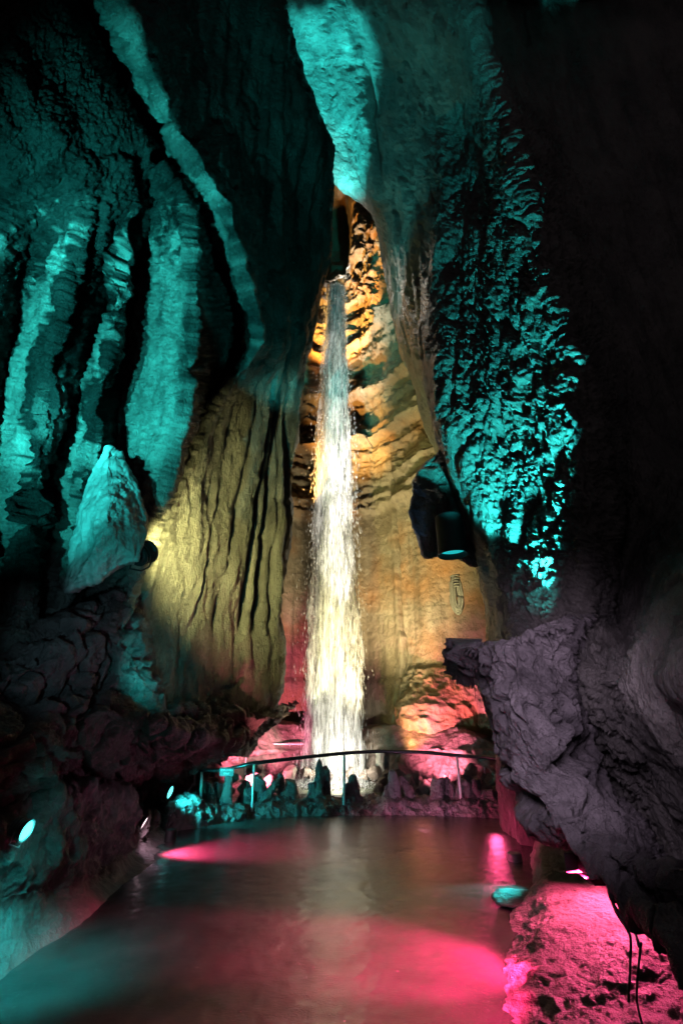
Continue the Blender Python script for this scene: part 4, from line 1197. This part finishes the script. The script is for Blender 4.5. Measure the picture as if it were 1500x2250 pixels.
# alcove
spot(S, P(700, 880, 13.6), P(775, 560, 15), 6000, ORANGE, 45, .6, .08)
spot(S, P(650, 1120, 13), P(850, 850, 14.5), 2200, ORANGE, 60, .7, .08)
spot(S, P(880, 1650, 12.2), P(940, 1560, 13.3), 170, ORANGE, 70, .8, .08)
spot(S, P(748, 575, 15.6), P(736, 720, 13.5), 300, (1, .9, .75), 60, .9, .1)  # unseen lamp added to backlight the grey top of the fall
# drape, from the black spotlight
spot(S, P(352, 1205, 6.3), P(530, 1190, 9.2), 1700, OLIVE, 100, 1, .2)
# teal: left wall
spot(S, (-3.5, 2.5, 4.0), P(230, 760, 6.9), 5500, TEAL, 66, .7, .05)
spot(S, (-3.0, 1.9, 2.6), P(170, 950, 6.5), 2500, TEAL, 50, .8, .05)
spot(S, (-3.0, 1.9, 2.6), P(395, 340, 7.0), 14000, TEAL, 31, .8, .05)
spot(S, (-1.9, 2.2, 1.6), P(235, 1150, 5.5), 240, TEAL, 26, .7, .05)
spot(S, (-1.9, 2.2, 1.6), P(190, 1390, 5.5), 130, (.25, .6, .75), 30, .8, .05)
# teal: right wall
lampR = P(1195, 1372, 4.95)
spot(S, lampR, lampR + np.array([-.75, 1.6, 5.4]), 4000, TEAL, 60, .2, .04)
spot(S, lampR, lampR + np.array([.1, 1.0, 1.5]), 18, TEAL, 70, .8, .04)
spot(S, P(668, 760, 12.6), P(715, 50, 10.6), 32000, TEAL, 34, .8, .08)
spot(S, P(665, 900, 12.4), P(900, 470, 10.2), 900, TEAL, 40, .9, .08)
spot(S, (-2.5, 9.2, 1.2), P(1085, 560, 7.4), 14000, TEAL, 32, .9, .08)  # this and the next: unseen lamps added to fill the smooth right wall
spot(S, (-2.5, 9.2, 1.2), P(940, 110, 8.3), 9000, TEAL, 26, .9, .08)
# teal floor and drape foot
spot(S, P(75, 1832, 4.25), G(110, 2130), 130, TEAL, 90, .8, .08)
spot(S, P(388, 1744, 8.85), P(560, 1770, 10), 200, TEAL, 90, .6, .1)
spot(S, P(345, 1545, 5.9), P(365, 1410, 7), 90, TEAL, 90, 1, .08)
spot(S, P(1160, 1880, 6.3), G(1080, 1960), 150, TEAL, 60, .7, .08)
# pink
spot(S, P(335, 1812, 7.4), G(450, 1872), 1500, PINK, 76, .8, .08)
spot(S, LP, G(950, 2115), 3600, (1, .03, .17), 54, .8, .005)
spot(S, LP, G(1020, 2070), 500, (1, .03, .17), 66, .8, .005)
spot(S, LP, G(930, 2240), 1600, (1, .03, .17), 40, .9, .005)
spot(S, (2.35, 5.1, .78), (1.6, 4.6, -.3), 300, (1, .09, .25), 104, .6, .15)
spot(S, (-1.7, 11.3, .35), (-1.9, 13.0, .9), 1200, ROSE, 84, .8, .08)
spot(S, (1.7, 11.3, .35), (2.2, 12.2, .9), 800, ROSE, 84, .8, .08)
spot(S, P(1085, 1800, 8.8), G(1090, 1860), 8, PINK, 90, .9, .1)
spot(S, P(930, 1838, 8.7), P(930, 1765, 10.4), 300, (.95, .4, .7), 80, .9, .1)
spot(S, P(1000, 1810, 9.5), P(510, 1500, 8.5), 60, PINK, 40, .9, .2)
spot(S, (.8, 2.0, 2.2), P(1180, 1560, 4.5), 260, (.8, .62, .86), 56, .8, .4)  # fill added near the camera to brighten the leaning column
spot(S, (-1.2, 7.5, .6), P(945, 1085, 8.2), 260, (.1, .33, .75), 13, .8, .1)  # unseen blue fill added for the hanging rock
spot(S, (.6, 7.0, .4), P(300, 1600, 6.5), 60, (.8, .4, .65), 60, .9, .2)
spot(S, (-.4, 9.8, .4), P(530, 1470, 9.4), 320, (1, .22, .24), 40, .9, .1)
spot(S, P(70, 1829, 4.3), P(120, 1835, 4.6), 10, TEAL, 170, .5, .05)
spot(S, P(323, 1809, 7.5), P(360, 1830, 7.6), 10, (1, .6, .8), 170, .5, .05)

# ------------------------------------------------------------------ world and render
w = bpy.data.worlds.new("World"); scene.world = w; w.use_nodes = True
bg = w.node_tree.nodes["Background"]
bg.inputs[0].default_value = (0.9, 0.75, 0.85, 1)
bg.inputs[1].default_value = AMBIENT
scene.view_settings.view_transform = 'Standard'
scene.view_settings.look = 'None'
scene.view_settings.exposure = 0
scene.view_settings.gamma = 1
scene.render.engine = 'CYCLES'
cy = scene.cycles
cy.use_denoising = True
cy.max_bounces = 5; cy.diffuse_bounces = 0; cy.glossy_bounces = 3; cy.transparent_max_bounces = 48
cy.sample_clamp_indirect = 4
cy.use_adaptive_sampling = False
cy.caustics_reflective = False; cy.caustics_refractive = False
